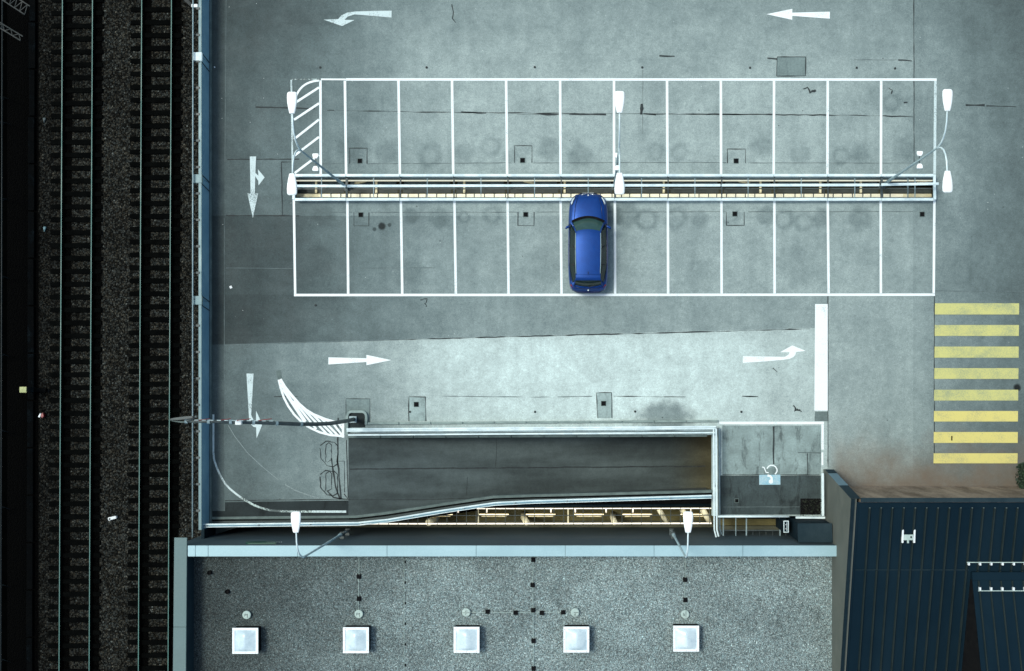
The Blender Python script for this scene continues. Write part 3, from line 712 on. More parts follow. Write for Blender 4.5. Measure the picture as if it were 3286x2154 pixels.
# square drains and round studs
def drain(px, py, lab, s=13):
    t = thing('floor_drain', P(px, py, 0), lab, 'drain', 'square floor drains')
    a = P(px - s / 2, py - s / 2, 0); c = P(px + s / 2, py + s / 2, 0)
    b = MB(); e = .02
    b.box((a.x - e, a.y + e, .0125), (c.x + e, a.y - 0, .02)); b.box((a.x - e, c.y, .0125), (c.x + e, c.y - e, .02))
    b.box((a.x - e, a.y, .0125), (a.x, c.y, .02)); b.box((c.x, a.y, .0125), (c.x + e, c.y, .02))
    b.build('drain_frame', M['kerb'], t)
    MB().box((a.x, a.y, .009), (c.x, c.y, .014)).build('drain_opening', M['void'], t)
for px, py, l in ((1155, 517, 'black square drain in the second bay right of the hatched corner'), (1677, 515, 'black square drain above the light well, four bays left of the middle lamp'.replace('four', 'two')),
                  (2362, 517, 'black square drain above the light well, three bays right of the middle lamp'),
                  (1158, 690, 'black square drain below the light well, beside the brown oil spots'), (1687, 689, 'black square drain in the bay left of the blue car'),
                  (2358, 687, 'black square drain below the light well, far right of the blue car'), (2959, 688, 'black square drain at the right end of the lower parking row'),
                  (1336, 1298, 'black square drain in the repair strip above the ramp, nearest the mast'), (1937, 1295, 'black square drain in the repair strip above the right half of the ramp'),
                  (2364, 1607, 'dark square drain on the dark lower part of the concrete pad')):
    drain(px, py, l, 14 if px != 2364 else 11)
SG = 'small round studs in the deck'
for px, py, l in ((1028, 217, 'small dark round stud above the hatched corner'), (1369, 217, 'small round stud above the third bay of the upper row'), (1716, 216, 'black angular stud above the upper row, left of the middle lamp'),
                  (2061, 217, 'small ring stud above the upper row, right of the middle lamp'), (2407, 218, 'small dark stud left of the square repair patch'), (2749, 218, 'small ring stud right of the square repair patch'),
                  (2872, 220, 'small dark stud near the long vertical joint'), (1316, 1322, 'tiny pale stud beside the ramp barrier'), (1013, 980, 'small dark stud below the left end of the lower row'), (1717, 1322, 'small dark stud above the middle of the ramp'),
                  (2038, 1321, 'small dark stud beside the large dark stain above the ramp'), (2379, 1322, 'small ring stud above the concrete pad')):
    b = MB(); c = P(px, py, 0); rr = .055
    b.loft([[(c.x + r_ * math.cos(a), c.y + r_ * math.sin(a), z_) for a in [2 * math.pi * k / 10 for k in range(10)]] for r_, z_ in ((rr, .004), (rr, .022), (rr * .55, .03))])
    tag(b.build('deck_stud', M['tar']), l, 'stud', SG)

for k_, (px, py, l) in enumerate(((741, 922, 'small white paper scrap on the dark deck left of the lower parking row'), (689, 216, 'tiny white scrap beside the panelled barrier near the top'))):
    c = P(px, py, 0); b = MB(); s_ = .075 if k_ == 0 else .04
    b.loft([[(c.x - s_, c.y + s_ * .5, z_), (c.x + s_ * .4, c.y + s_, z_ + .02), (c.x + s_, c.y - s_ * .4, z_), (c.x - s_ * .3, c.y - s_, z_ + .01)] for z_ in (.006, .016)])
    tag(b.build('paper_scrap', M['plastic_white']), l, 'litter')
# ------------------------------------------------------------------ LIGHT WELL
well = thing('light_well_railing', P(1970, 603, 0), 'long white steel railing frame around the light well between the two parking rows', 'railing')
ZR = .30
def wbar(name, x0, y0, x1, y1, z, wpx, ht, m, bev=.012):
    b = MB(); a = P(x0, y0, z); c = P(x1, y1, z); b.beam(a, c, wpx * (H - z) / F, ht); return b.build(name, m, well, bevel=bev)
xs_all = UB + [2999]
segx = [946] + [1111, 1283.5, 1455, 1628, 1799, 1972, 2142, 2314, 2483, 2655, 2827, 2995]
for k in range(len(segx) - 1):   # edge rails, one piece per bay
    wbar('edge_rail', segx[k] + .6, 563.5 - .03 * k, segx[k + 1] - .6, 563.5, ZR, 8.2, .12, M['steel_white'])
    wbar('edge_rail', segx[k] + .6, 641, segx[k + 1] - .6, 640.5, ZR, 8.4, .12, M['steel_white'])
wbar('end_rail', 943, 641, 943, 563, ZR, 8, .12, M['steel_white']); wbar('end_rail', 2999.5, 641, 2998, 563, ZR, 8, .12, M['steel_white'])
for x0, x1, y0, y1 in ((943, 1110, 597, 597.5), (1114, 1970, 597.5, 595.5), (1974, 2312, 595.5, 595), (2316, 2822, 595, 594), (2828, 3012, 593, 590)):
    wbar('centre_rail', x0, y0, x1, y1, .95, 8.2, .08, M['steel_white'])
# steel beams across at the bay lines, thin bars half way
for k, x in enumerate(segx[1:-1]):
    wbar('cross_beam', x + 2, 566, x + 2, 638, .12, 7 if k in (0, 5, 10) else 4, .10, M['steel_dark'], 0)
    b = MB(); b.tube([P(x, 597, .1), P(x, 596, .93)], .03, 6); b.build('post', M['steel'], well, smooth=True)
for k in range(len(segx) - 1):
    x = (segx[k] + segx[k + 1]) / 2 + 2
    if k == 0: x = 1032
    wbar('cross_bar', x, 566, x, 638, .14, 2.6, .05, M['steel'], 0)
for x in (2914, 2936): wbar('cross_bar', x, 566, x, 638, .14, 2.6, .05, M['steel'], 0)
for k in range(12):
    x0 = segx[k] + 10; x1 = segx[k + 1] - 8
    bb = MB()
    for j in range(6):
        a = P(x0, 609.5 + j * 2.1, -.95); c = P(x1, 609.5 + j * 2.1, -.95); bb.box((a.x, a.y - .009, -.97), (c.x, c.y + .009, -.95))
    bb.build('safety_mesh', M['steel_dark'], well)
wbar('cable_tray', 950, 606.5, 2990, 605.5, -.25, 3.2, .05, M['steel_dark'], 0)
# inside the well: ledge strips with their own glow, duct and panels
b = MB(); a = P(WX0, WY0 - 4, 0); c = P(WX1, WY0, 0); 
def wellbox(name, x0, y0, x1, y1, z, th, m, label, cat):
    b = MB(); a = P(x0, y0, z); c = P(x1, y1, z); b.box((a.x, a.y, z - th), (c.x, c.y, z)); return tag(b.build(name, m, bevel=.01), label, cat)
wellbox('edge_beam', 948, 571, 2994, 580, -.45, .2, M['cream_glow'], 'cream steel beam along the upper edge inside the light well', 'beam')  # beam glows in place of lamp light on cream steel
led = wellbox('pipe_ledge', 950, 622, 2990, 633, -.75, .12, M['cream'], 'cream pipe ledge along the lower edge inside the light well', 'ledge')
random.seed(5)
for k in range(60):
    x = 1030 + k * 31 + random.uniform(-4, 4)
    a = P(x, 621, -.74); c = P(x, 634, -.74)
    bb = MB(); bb.box((a.x - .02, a.y, -.75), (a.x + .02, c.y, -.66))
    if k < 60: bb.build('clamp', M['steel_dark'], led)
lg_b = MB()
for k in (0, 1, 2):
    lg_b.tube([P(1026, 624.5 + k * 3.6, -.70), P(2898, 624.2 + k * 3.6, -.70)], .020, 6)
lg_b.build('glowing_trunking', M['cream_glow'], led, smooth=True)
tag(MB().box(tuple(P(948, 621, -1.6)), tuple(P(2990, 601, -1.5))).build('air_duct', M['underfloor']), 'long dull brown air duct at the bottom of the light well', 'duct')
for k in range(12):
    x0 = segx[k] + 12; x1 = segx[k + 1] - 10
    t = wellbox('ventilation_grille', x0, 583, x1, 592, -1.4, .1, M['steel_dark'], 'dark slatted grille in the light well, %s from the left' % ORD[k], 'grille'); t['group'] = 'grilles in the light well'
    bb = MB()
    for j in range(5):
        a = P(x0 + 2, 584 + j * 1.8, -1.39); c = P(x1 - 2, 584 + j * 1.8, -1.39); bb.box((a.x, a.y - .008, -1.40), (c.x, c.y + .008, -1.385))
    bb.build('slats', M['steel'], t)
for k, x in enumerate((1015, 1208, 1490, 1812, 2130, 2440, 2632, 2762)):
    b = MB(); b.beam(P(x, 576, -.9), P(x, 620, -.9), .10, .12)
    tag(b.build('cross_brace', M['cream'], bevel=.01), 'cream cross brace down in the light well, %s from the left' % ORD[k], 'brace', 'cream braces in the light well')
for k, (x, d) in enumerate(((1165, 1), (1690, -1), (2380, -1), (2968, 1))):
    b = MB(); b.tube([P(x - 26 * d, 588, -1.0), P(x - 10 * d, 586, -.95), P(x + 6 * d, 582, -.9), P(x + 14 * d, 577, -.85)], .06, 8)
    tag(b.build('bent_pipe', M['cream'], smooth=True), 'bent cream pipe in the light well, %s from the left' % ORD[k], 'pipe', 'bent pipes in the light well')
for k in range(11):
    x = 1060 + k * 177
    t = thing('tube_light', P(x, 652, -2.6), 'lit fluorescent tube deep in the light well, %s from the left' % ORD[k], 'tube light', 'lit tubes in the light well')
    MB().tube([P(x - 50, 652, -2.6), P(x + 50, 652, -2.6)], .03, 8).build('tube', M['tube'], t, smooth=True)
    MB().beam(P(x - 52, 652, -2.70), P(x + 52, 652, -2.70), .12, .05).build('fixture', M['steel_dark'], t)

# ------------------------------------------------------------------ WESTERN BARRIER
bar = thing('edge_barrier', D(-1230, -200), 'blue grey panelled barrier with a handrail along the edge above the tracks', 'barrier')
Y0, Y1 = 24.0, D(0, 462).y
def dbox(name, dx0, dx1, z0, z1, m, y0=Y0, y1=Y1, bev=.008, parent=None):
    return MB().box((dx0 / 68, y0, z0), (dx1 / 68, y1, z1)).build(name, m, parent or bar, bevel=bev)
dbox('kerb', -1225, -1219, 0, .13, M['kerb'])
dbox('outer_wall', -1244, -1236, -3.8, -.02, M['concrete'])
# leaning face: sheets with overlap joints
ylist = [Y0 - .0]
yj = [P(0, v, 0).y for v in (-540, -160, 205, 588, 970, 1350)]
edges = [Y0] + yj + [Y1]
for k in range(len(edges) - 1):
    ya, yb = edges[k] - .01, edges[k + 1] + .01
    b = MB(); b.loft([[(-1233/68, y, .02), (-1226/68, y, .02), (-1228/68, y, 1.02), (-1232/68, y, 1.02)] for y in (ya, yb)])
    b.build('panel', M['blue_panel'], bar)
    b = MB(); b.box((-1236/68, ya, 1.02), (-1226.5/68, yb, 1.07)); b.build('cap', M['panel_cap'], bar, bevel=.01)
for k, yv in enumerate((205, 588, 970)):
    y = P(0, yv, 0).y
    b = MB(); b.box((-1254/68, y - .20, .98), (-1224/68, y + .20, 1.12)); b.build('joint_box', M['panel_cap'] if k else M['steel_white'], bar, bevel=.02)
    for s in (-1, 1):
        b = MB(); b.beam((-1227.4/68, y + s * .21, 1.02), (-1224.2/68, y + s * .21 - .22, .03), .03, .02, (1, 0, 0)); b.build('joint_strip', M['tar'], bar)
b = MB(); b.tube([(-1249/68, Y0, 1.22), (-1251/68, Y1 - .3, 1.22)], .032, 8); b.build('handrail', M['steel'], bar, smooth=True)
yy = Y0 - .6; k = 0
while yy > Y1:
    b = MB(); b.beam((-1249/68, yy, 1.20), (-1240/68, yy, 1.0), .03, .03); b.box((-1243/68, yy - .05, 1.075), (-1232/68, yy + .05, 1.10))
    b.build('rail_bracket', M['steel_dark'], bar); yy -= 1.22

# ------------------------------------------------------------------ RAILWAY
def trk(px, py, z=ZT): return P(px, py, z)
slope = -11.0 / 2154
RL = ['leftmost of the four bright rails', 'second of the four rails, right rail of the left track', 'third of the four rails, left rail of the right track', 'rightmost of the four rails, nearest the barrier']
def railline(px0, y): return px0 + slope * y
for k, x0 in enumerate((200, 296.5, 454.5, 550)):
    ztop = ZT + .17
    a = P(railline(x0, -900), -900, ztop); c = P(railline(x0, 3000), 3000, ztop)
    t = thing('rail', (a + c) / 2 + Vector((0, 0, -.17)), 'shiny worn steel rail, ' + RL[k], 'rail', 'rails of the two tracks')
    up = Vector((0, 0, 1)); d = (c - a)
    MB().beam(a + up * -.02, c + up * -.02, .042, .035).build('rail_head', M['rail_head'], t, bevel=.006)
    b = MB(); b.beam(a + up * -.09, c + up * -.09, .02, .10); b.beam(a + up * -.155, c + up * -.155, .14, .03); b.build('rail_foot', M['rail_web'], t)
random.seed(3)
sm = []
for v in range(4):     # four sleeper shapes: split, weathered ends
    b = MB(); n = 14; rings = []
    for j in range(n + 1):
        x = -1.3 + 2.6 * j / n; wv = .125 + random.uniform(-.012, .012); hh = random.uniform(-.008, .008)
        e = .02 if j in (0, n) else 0
        rings.append([(x, -wv + e, -.1), (x, wv - e, -.1), (x, wv - e, .0 + hh), (x, wv * .85, .02 + hh), (x, -wv * .85, .02 + hh), (x, -wv + e, .0 + hh)])
    b.loft(rings); sm.append(b)
def sleepers(x0, x1, ph, tr, n0):
    cnt = 0
    protos = []
    for k in range(-2, 55):
        y = ph + k * 41.45
        c = P((railline(x0, y) + railline(x1, y)) / 2, y, ZT - .02)
        v = k % 4
        if len(protos) <= v:
            o = sm[v].build('sleeper', M['sleeper'], origin=(0, 0, 0)); protos.append(o)
        else: o = protos[v].copy(); COL.objects.link(o)
        o.location = c; o.rotation_euler = (0, 0, random.uniform(-.012, .012))
        tag(o, ('dark timber sleeper of the %s track, number %d from the top edge' % (tr, k + 1)) if k >= 0 else ('dark timber sleeper of the %s track just above the top edge of the photo' % tr), 'sleeper', 'sleepers of the %s track' % tr)
sleepers(200, 296.5, 42, 'left', 0)
sleepers(454.5, 550, 31, 'right', 0)

# loose ballast stones on the shoulder so the bed is not flat
random.seed(21)
b = MB()
def stone(b, c, r):
    i = len(b.v); n = 5; a0 = random.random() * 6.28
    for zz_, rr in ((0, 1.0), (.8, .62)):
        for k in range(n):
            a = a0 + k * 2 * math.pi / n; q = r * rr * random.uniform(.75, 1.2)
            b.v.append((c.x + math.cos(a) * q, c.y + math.sin(a) * q, c.z + zz_ * r * random.uniform(.8, 1.2)))
    b.f.append(tuple(i + n + k for k in range(n)))
    for k in range(n): b.f.append((i + k, i + (k + 1) % n, i + n + (k + 1) % n, i + n + k))
bands = ((132, 172, 1.0), (335, 425, 1.9), (588, 626, 1.0), (225, 288, .9), (478, 540, .9), (298, 332, .4), (425, 450, .4), (560, 590, .4))
for x0, x1, dens in bands:
    for k in range(int(2600 * dens)):
        px = random.uniform(x0, x1) - 10 * random.random(); py = random.uniform(-120, 2280)
        px += slope * py
        inrail = (x0 in (225, 478, 298, 425, 560))
        if inrail:
            ph = 42 if x0 in (225, 298) else 31
            f = ((py - ph) / 41.45) % 1.0
            if f < .24 or f > .76: continue
        p = P(px, py, ZT - .08); stone(b, p, random.uniform(.018, .042))
o = b.build('ballast_stones', M['ballast'], origin=(0, 0, 0), normals=False); o['kind'] = 'stuff'

# things beside the tracks
tr = thing('cable_trough', P(104, 700, ZT), 'dim bluish concrete cable trough running left of the tracks', 'cable trough')
for k in range(16):
    y = -80 + k * 152
    a = P(92 + random.uniform(-1, 1) - y * .004, y, ZT + .05); c = P(112 + random.uniform(-1, 1) - y * .004, y + 147, ZT + .05)
    MB().box((a.x, a.y, ZT - .2), (c.x, c.y, ZT + .05 + random.uniform(-.01, .01))).build('trough_lid', M['dim_blue'], tr, bevel=.01)
fe = thing('lineside_fence', P(6, 700, ZT), 'dim steel rail fence with slanted braces at the far left edge', 'fence')
a = P(8, -300, ZT + 1.1); c = P(2, 2400, ZT + 1.1)
MB().tube([a, c], .035, 6).build('top_rail', M['dim_steel'], fe, smooth=True)
for y in (90, 315, 395, 640, 890, 1140, 1385, 1630, 1880, 2120):
    MB().tube([P(4, y - 5, ZT + 1.05), P(34, y + 5, ZT)], .018, 6).build('brace', M['dim_steel'], fe, smooth=True)
    pz = P(5, y, ZT); MB().box((pz.x - .03, pz.y - .03, ZT - .2), (pz.x + .03, pz.y + .03, ZT + 1.05)).build('post', M['dim_steel'], fe)
def gantry(pts, wd, label, n):
    t = thing('lattice_arm', P(*pts[0], 1.0), label, 'lattice arm')
    a = P(*pts[0], 1.2); c = P(*pts[1], 1.2); d = (c - a); nn = Vector((-d.y, d.x, 0)).normalized() * wd / 2
    for s in (-1, 1): MB().beam(a + nn * s, c + nn * s, .05, .06).build('chord', M['dim_steel'], t)
    b = MB()
    for k in range(n):
        p = a + d * (k / n); q = a + d * ((k + 1) / n); s = 1 if k % 2 else -1
        b.beam(p + nn * s, q - nn * s, .03, .03)
    b.build('lacing', M['dim_steel'], t)
gantry([(-60, 45), (70, 124)], .22, 'dim diagonal lattice arm at the upper left corner, below the dotted one', 10)
gantry([(-10, -30), (88, 34)], .45, 'dim dotted lattice arm crossing the upper left corner of the photo', 12)
b = MB(); b.beam(P(578, -18, .3), P(618, 20, .3), .16, .1)
t = thing('catenary_bracket', P(600, 0, .3), 'grey diagonal bracket with a white end plate over the barrier at the top', 'bracket')
b.build('bracket_arm', M['dim_steel'], t, bevel=.01)
MB().box(tuple(P(617, 16, .3)), tuple(P(634, 23, .42))).build('end_plate', M['plastic_white'], t, bevel=.01)
t = thing('signal_cabinet', P(74, 1251, ZT), 'small pale yellow square cabinet in the dark left of the tracks', 'cabinet')
a = P(64, 1243, ZT + .9); c = P(84, 1259, ZT + .9)
MB().box((a.x, a.y, ZT), (c.x, c.y, ZT + .86)).build('cabinet_body', M['dim_steel'], t, bevel=.01)
MB().box((a.x - .02, a.y + .02, ZT + .86), (c.x + .02, c.y - .02, ZT + .92)).build('cabinet_lid', M['dim_yellow'], t, bevel=.015)
b = MB(); b.box(tuple(P(112, 1246, ZT)), tuple(P(147, 1258, ZT + .2))); tag(b.build('junction_box', M['dim_blue'], bevel=.02), 'dim low bluish box right of the yellow cabinet', 'box')
t = thing('lineside_marker', P(136, 1333, ZT), 'small red and white marker lying at the edge of the ballast', 'marker')
b = MB(); b.prism([tuple(P(x, y, ZT).xy) for x, y in ((133,1331),(141,1324),(144,1336),(138,1342))], ZT - .05, ZT + .12); b.build('red_face', M['red'], t, bevel=.01)
b = MB(); b.prism([tuple(P(x, y, ZT).xy) for x, y in ((124,1338),(131,1326),(135,1329),(130,1340))], ZT - .05, ZT + .08); b.build('white_face', M['plastic_white'], t, bevel=.01)
t = thing('track_marker', P(360, 1663, ZT), 'small white block lying on the ballast between the two tracks', 'marker')
b = MB(); b.prism([tuple(P(x, y, ZT).xy) for x, y in ((348,1661),(374,1655),(377,1663),(350,1671))], ZT - .08, ZT + .10); b.build('marker_body', M['plastic_white'], t, bevel=.02)
b = MB(); b.prism([tuple(P(x, y, ZT).xy) for x, y in ((352,1663),(357,1662),(357,1667),(352,1668))], ZT + .10, ZT + .115); b.build('marker_eye', M['tar'], t)
for px, py, l in ((141, 385, 'crumpled pale scrap left of the ballast, near the top'), (142, 735, 'pale blue scrap left of the ballast, above the yellow cabinet'), (146, 256, 'tiny pale scrap at the edge of the ballast, topmost')):
    b = MB(); rr = .12 if py != 256 else .06; c = P(px, py, ZT)
    rings = []
    for z_, q in ((0, 1.0), (.03, .9), (.06, .4)):
        rings.append([(c.x + math.cos(a) * rr * q * (.55 + .3 * math.sin(3 * a)), c.y + math.sin(a) * rr * q * (1.5 + .4 * math.cos(2 * a)), ZT - .05 + z_) for a in [2 * math.pi * k / 12 for k in range(12)]])
    b.loft(rings); tag(b.build('litter', M['dim_blue'] if py == 256 else M['steel_dark'] if py != 735 else M['panel_cap'], smooth=True), l, 'litter')

# ------------------------------------------------------------------ RAMP BARRIERS
def guard(name, label, path, offs, post_every=2.4, curb=True):
    """steel guard rail: path = deck pixels, offs = list of (offset px, z, radius, material)"""
    t = thing(name, D(path[0][0], path[0][1]), label, 'barrier')
    pts = [D(x, y) for x, y in path]
    def off(o, z):
        out = []
        for k, p in enumerate(pts):
            d = (pts[min(k + 1, len(pts) - 1)] - pts[max(k - 1, 0)]).normalized(); nn = Vector((-d.y, d.x, 0))
            out.append(p + nn * (o / 68) + Vector((0, 0, z)))
        return out
    for o, z, wd, ht, m, nm in offs:
        q = off(o, z)
        b = MB()
        for a, c in zip(q, q[1:]): b.beam(a, c, wd, ht)
        b.build(nm, m, t, bevel=.006)
    tot = 0; nextp = .3
    for a, c in zip(pts, pts[1:]):
        L = (c - a).length; d = (c - a) / L
        while nextp < tot + L:
            p = a + d * (nextp - tot); b = MB(); b.beam(p + Vector((0, 0, .0)), p + Vector((0, 0, .82)), .05, .05); b.build('post', M['steel'], t); nextp += post_every
        tot += L
    return t
def kerb_run(name, label, path, z0, z1, wpx, m, piece=1.5):
    t = thing(name, D(path[0][0], path[0][1]), label, 'kerb')
    pts = [D(x, y) for x, y in path]
    for a, c in zip(pts, pts[1:]):
        L = (c - a).length; n = max(1, round(L / piece)); d = (c - a) / n
        for k in range(n):
            p = a + d * k; q = a + d * (k + 1); e = d.normalized() * .012
            MB().beam(p + e + Vector((0, 0, (z0 + z1) / 2)), q - e + Vector((0, 0, (z0 + z1) / 2)), wpx / 68, z1 - z0).build('kerb_stone', m, t, bevel=.02)
    return t
dz = lambda x, y, z: ((x - 1900) * (H - z) / H, (y - 1230) * (H - z) / H)
# north side of the ramp
guard('ramp_barrier', 'white double tube barrier along the upper side of the ramp', [dz(1112, 1380, .85), dz(2297, 1372, .85)],
      [(2.5, .85, .07, .06, M['steel_white'], 'tube_rail'), (-3.2, .80, .07, .06, M['steel_white'], 'tube_rail'), (-17, .55, .07, .05, M['steel_white'], 'tube_rail'), (-13, .50, .03, .05, M['steel_dark'], 'tube_rail')])
guard('ramp_barrier', 'white triple tube barrier standing across the right end of the ramp', [dz(2298, 1376, .9), dz(2300, 1700, .9), dz(2306, 1722, .9)],
      [(-8, .9, .06, .06, M['steel_white'], 'tube_rail'), (0, .9, .07, .06, M['steel_white'], 'tube_rail'), (5.5, .9, .03, .05, M['steel_dark'], 'tube_rail'), (12, .62, .06, .06, M['steel'], 'tube_rail')])
kerb_run('ramp_kerb', 'segmented pale kerb stones between the deck and the upper ramp barrier', [(1180 - 1900, 1359 - 1230), (2304 - 1900, 1351 - 1230)], 0, .14, 7, M['kerb_light'])
kerb_run('ramp_kerb', 'segmented grey kerb stones just inside the upper edge of the ramp', [(1118 - 1900, 1402 - 1230), (2270 - 1900, 1398 - 1230)], -.3, .10, 7, M['kerb'])
kerb_run('ramp_kerb', 'short grey kerb run between the ramp end and the concrete pad', [(2306 - 1900, 1372 - 1230), (2308 - 1900, 1652 - 1230)], 0, .14, 6, M['kerb'])
# flank of the ramp on the south: concrete upstand, kerb, steel crash barrier
sp = [(650, 1676), (1145, 1671), (1240, 1660), (1420, 1632), (1585, 1608), (1700, 1604), (2285, 1590)]
fl = [(x - 1900, y - 1230) for x, y in sp]
t = thing('ramp_flank', D(fl[0][0], fl[0][1]), 'dark concrete flank carrying the crash barrier south of the ramp', 'wall')
def flank_piece(nm, off0, off1, z0, z1, m, bev=.01):
    b = MB(); pts = [D(x, y) for x, y in fl]; ring = []
    for k, p in enumerate(pts):
        d = (pts[min(k + 1, len(pts) - 1)] - pts[max(k - 1, 0)]).normalized(); nn = Vector((-d.y, d.x, 0))
        a = p + nn * off0 / 68; c = p + nn * off1 / 68
        ring.append([(a.x, a.y, z0), (c.x, c.y, z0), (c.x, c.y, z1), (a.x, a.y, z1)])
    b.loft(ring); return b.build(nm, m, t)
flank_piece('flank_wall', -9, 6, -3.4, -.02, M['concrete'])
flank_piece('coping', 9, 17, -.3, .07, M['kerb'])
flank_piece('channel', 3, 9, -.3, -.02, M['void'])
sh = [dz(642, 1687, .75), dz(1150, 1681, .75), dz(1245, 1671, .75), dz(1425, 1641, .75), dz(1590, 1617, .75), dz(1705, 1611, .75), dz(2284, 1594, .75)]
guard('crash_barrier', 'blue white steel crash barrier bending along the lower side of the ramp', sh,
      [(3.6, .74, .06, .10, M['steel_white'], 'beam_edge'), (-.5, .68, .06, .08, M['blue_panel'], 'beam_web'), (-4.5, .74, .03, .12, M['steel_white'], 'beam_edge')])
# mast base kerb and plate, mast
k_ = MB()
def sq(x, y): return P(x, y, 0)
t = thing('mast_kerb', P(1145, 1345, 0), 'rounded pale horseshoe kerb protecting the foot of the tall mast', 'kerb')
path = [(1115, 1396), (1115, 1345)] + arc3((1115, 1345), (1115, 1321), (1130, 1321), 5)[1:] + [(1162, 1321)] + arc3((1162, 1321), (1177, 1322), (1177, 1340), 5)[1:] + [(1176, 1362)]
pp = [P(x, y, 0) for x, y in path]; rings = []
for k, p in enumerate(pp):
    d = (pp[min(k + 1, len(pp) - 1)] - pp[max(k - 1, 0)]).normalized(); nn = Vector((-d.y, d.x, 0)) * .055
    a, c = p - nn, p + nn
    rings.append([(a.x, a.y, .0), (c.x, c.y, .0), (c.x, c.y, .14), (a.x, a.y, .14)])
MB().loft(rings).build('kerb_stone', M['kerb_light'], t)
flat('asphalt_strip', [(1120, 1326), (1172, 1326), (1172, 1372), (1120, 1372)], .0085, M['verge'])
mast = thing('lighting_mast', P(1137, 1345, 0), 'tall curved dark mast reaching left over the tracks', 'mast')
a = P(1120, 1336, .12); c = P(1144, 1357, .12)
MB().box((a.x, a.y, .01), (c.x, c.y, .12)).build('base_plate', M['steel'], mast, bevel=.015)
mp = [P(1134, 1346, .12), P(1118, 1350, 1.6), P(1090, 1355, 3.3), P(1055, 1359.5, 5.0), P(1015, 1361.5, 6.4), P(965, 1361.5, 7.5), P(887, 1358.5, 8.5), P(813, 1355.5, 9.1), P(740, 1354, 9.5), P(670, 1352.5, 9.7), P(598, 1351.5, 9.8)]
MB().tube(mp, [.095, .092, .088, .084, .082, .078, .076, .074, .072, .068, .06], 12).build('mast_tube', M['steel_dark'], mast, smooth=True)
for p, q in zip(mp[5:], mp[6:] + [mp[-1] + (mp[-1] - mp[-2])]):
    d = (q - p).normalized() * .05; MB().tube([p - d, p + d], .10 if p is mp[5] else .092, 12).build('collar', M['steel'], mast, smooth=False)
p = P(767, 1355, 9.55); MB().box((p.x - .12, p.y - .10, 9.5), (p.x + .12, p.y + .08, 9.66)).build('sensor_box', M['plastic_white'], mast, bevel=.02)
b = MB()
for k in range(12):
    x = 600 + k * 24
    b.beam(P(x, 1348 + (x - 600) * .012, 9.86), P(x + 13, 1348 + (x - 587) * .012, 9.86), .03, .02)
b.build('reflective_tape', M['steel'], mast)
for x in (628, 697, 760, 828): MB().tube([P(x, 1350, 9.8), P(x + 44, 1344, 9.9)], .014, 6).build('red_cord', M['red'], mast, smooth=True)
def blade(nm, outline, z, m, th=.12):
    b = MB(); b.prism([tuple(P(x, y, z).xy) for x, y in outline], z, z + th); b.build(nm, m, mast, bevel=.02)
blade('lamp_blade', [(544,1346),(556,1342),(575,1339),(600,1336),(622,1335),(624,1341),(610,1344),(575,1348),(552,1348)], 9.95, M['steel_dark'])
blade('lamp_blade', [(546,1349),(575,1351),(600,1352),(600,1356),(585,1357),(562,1353)], 9.75, M['kerb'])
MB().beam(P(598, 1351, 9.85), P(632, 1336, 9.95), .07, .07).build('blade_arm', M['steel_dark'], mast)

# ------------------------------------------------------------------ STREET LAMPS
def head_mesh(s):
    """lamp head, arm end at y=0, pointing along +y * s; length .84, width .40"""
    L = .84; n = 10; rings = []
    prof = [(0, .085, .05), (.02, .11, .07), (.18, .145, .09), (.40, .185, .115), (.60, .200, .12), (.76, .195, .11), (.82, .165, .085), (.84, .12, .05)]
    for y, hw, hh in prof:
        ring = []
        for k in range(16):
            a = 2 * math.pi * k / 16; ca, sa = math.cos(a), math.sin(a)
            x = hw * math.copysign(abs(ca) ** .55, ca); z = hh * .5 * math.copysign(abs(sa) ** .7, sa)
            ring.append((x, y * s, z))
        rings.append(ring)
    return rings
def make_lamp(label, arms, floods=True, wall=False):
    t = thing('street_lamp', (0, 0, 0), label, 'street lamp')
    HP = 8.15
    b = MB(); b.tube([(0, 0, 0), (0, 0, 2.0), (0, 0, 2.05), (0, 0, HP)], [.075, .070, .055, .04], 10); b.build('pole', M['steel'], t, smooth=True)
    if not wall:
        MB().box((-.15, -.15, 0), (.15, .15, .03)).build('base_plate', M['steel_dark'], t, bevel=.01)
    else:
        for z in (.4, 1.5):
            b = MB(); b.box((-.10, -.22, z - .05), (.10, .10, z + .05)); b.build('wall_bracket', M['steel_dark'], t, bevel=.01)
        MB().tube([(0, 0, 1.6), (0, 0, 2.05)], .085, 10).build('collar', M['steel'], t, smooth=True)
    for s in arms:
        pts = [(0, 0, HP - .3), (0, s * .03, HP + .06), (0, s * .10, HP + .34), (0, s * .24, HP + .62), (0, s * .46, HP + .84), (0, s * .76, HP + .98), (0, s * 1.20, HP + 1.04)]
        MB().tube(pts, [.038, .038, .037, .036, .034, .032, .03], 8).build('arm', M['steel_white'], t, smooth=True)
        b = MB(); b.loft([[(x, y + s * 1.15, z + HP + 1.08) for x, y, z in r] for r in head_mesh(s)])
        h = b.build('lamp_head', M['lamp_white'], t, smooth=True)
        b = MB(); b.box((-.13, s * 1.45, HP + .995), (.13, s * 1.90, HP + 1.02)); b.build('lens', M['dome'], h)
    if floods:
        for s in (-1, 1):
            b = MB(); b.loft([[(x * w_, s * y, 5.75 + z) for x, z in ((-.10, -.09), (.10, -.09), (.12, .06), (-.12, .06))] for y, w_ in ((.16, .55), (.24, 1.0), (.36, 1.05))])
            b.build('floodlight', M['lamp_white'], t, bevel=.015)
            MB().beam((0, 0, 5.72), (0, s * .18, 5.74), .04, .04).build('flood_bracket', M['steel_dark'], t)
    return t
lampL = make_lamp('double headed lamp post standing at the left end of the light well', (1, -1)); lampL.location = D(-785, -627)
lampM = copy_tree(lampL); fix_copy(lampM, D(72, -629), 'double headed lamp post in the middle of the light well, above the blue car')
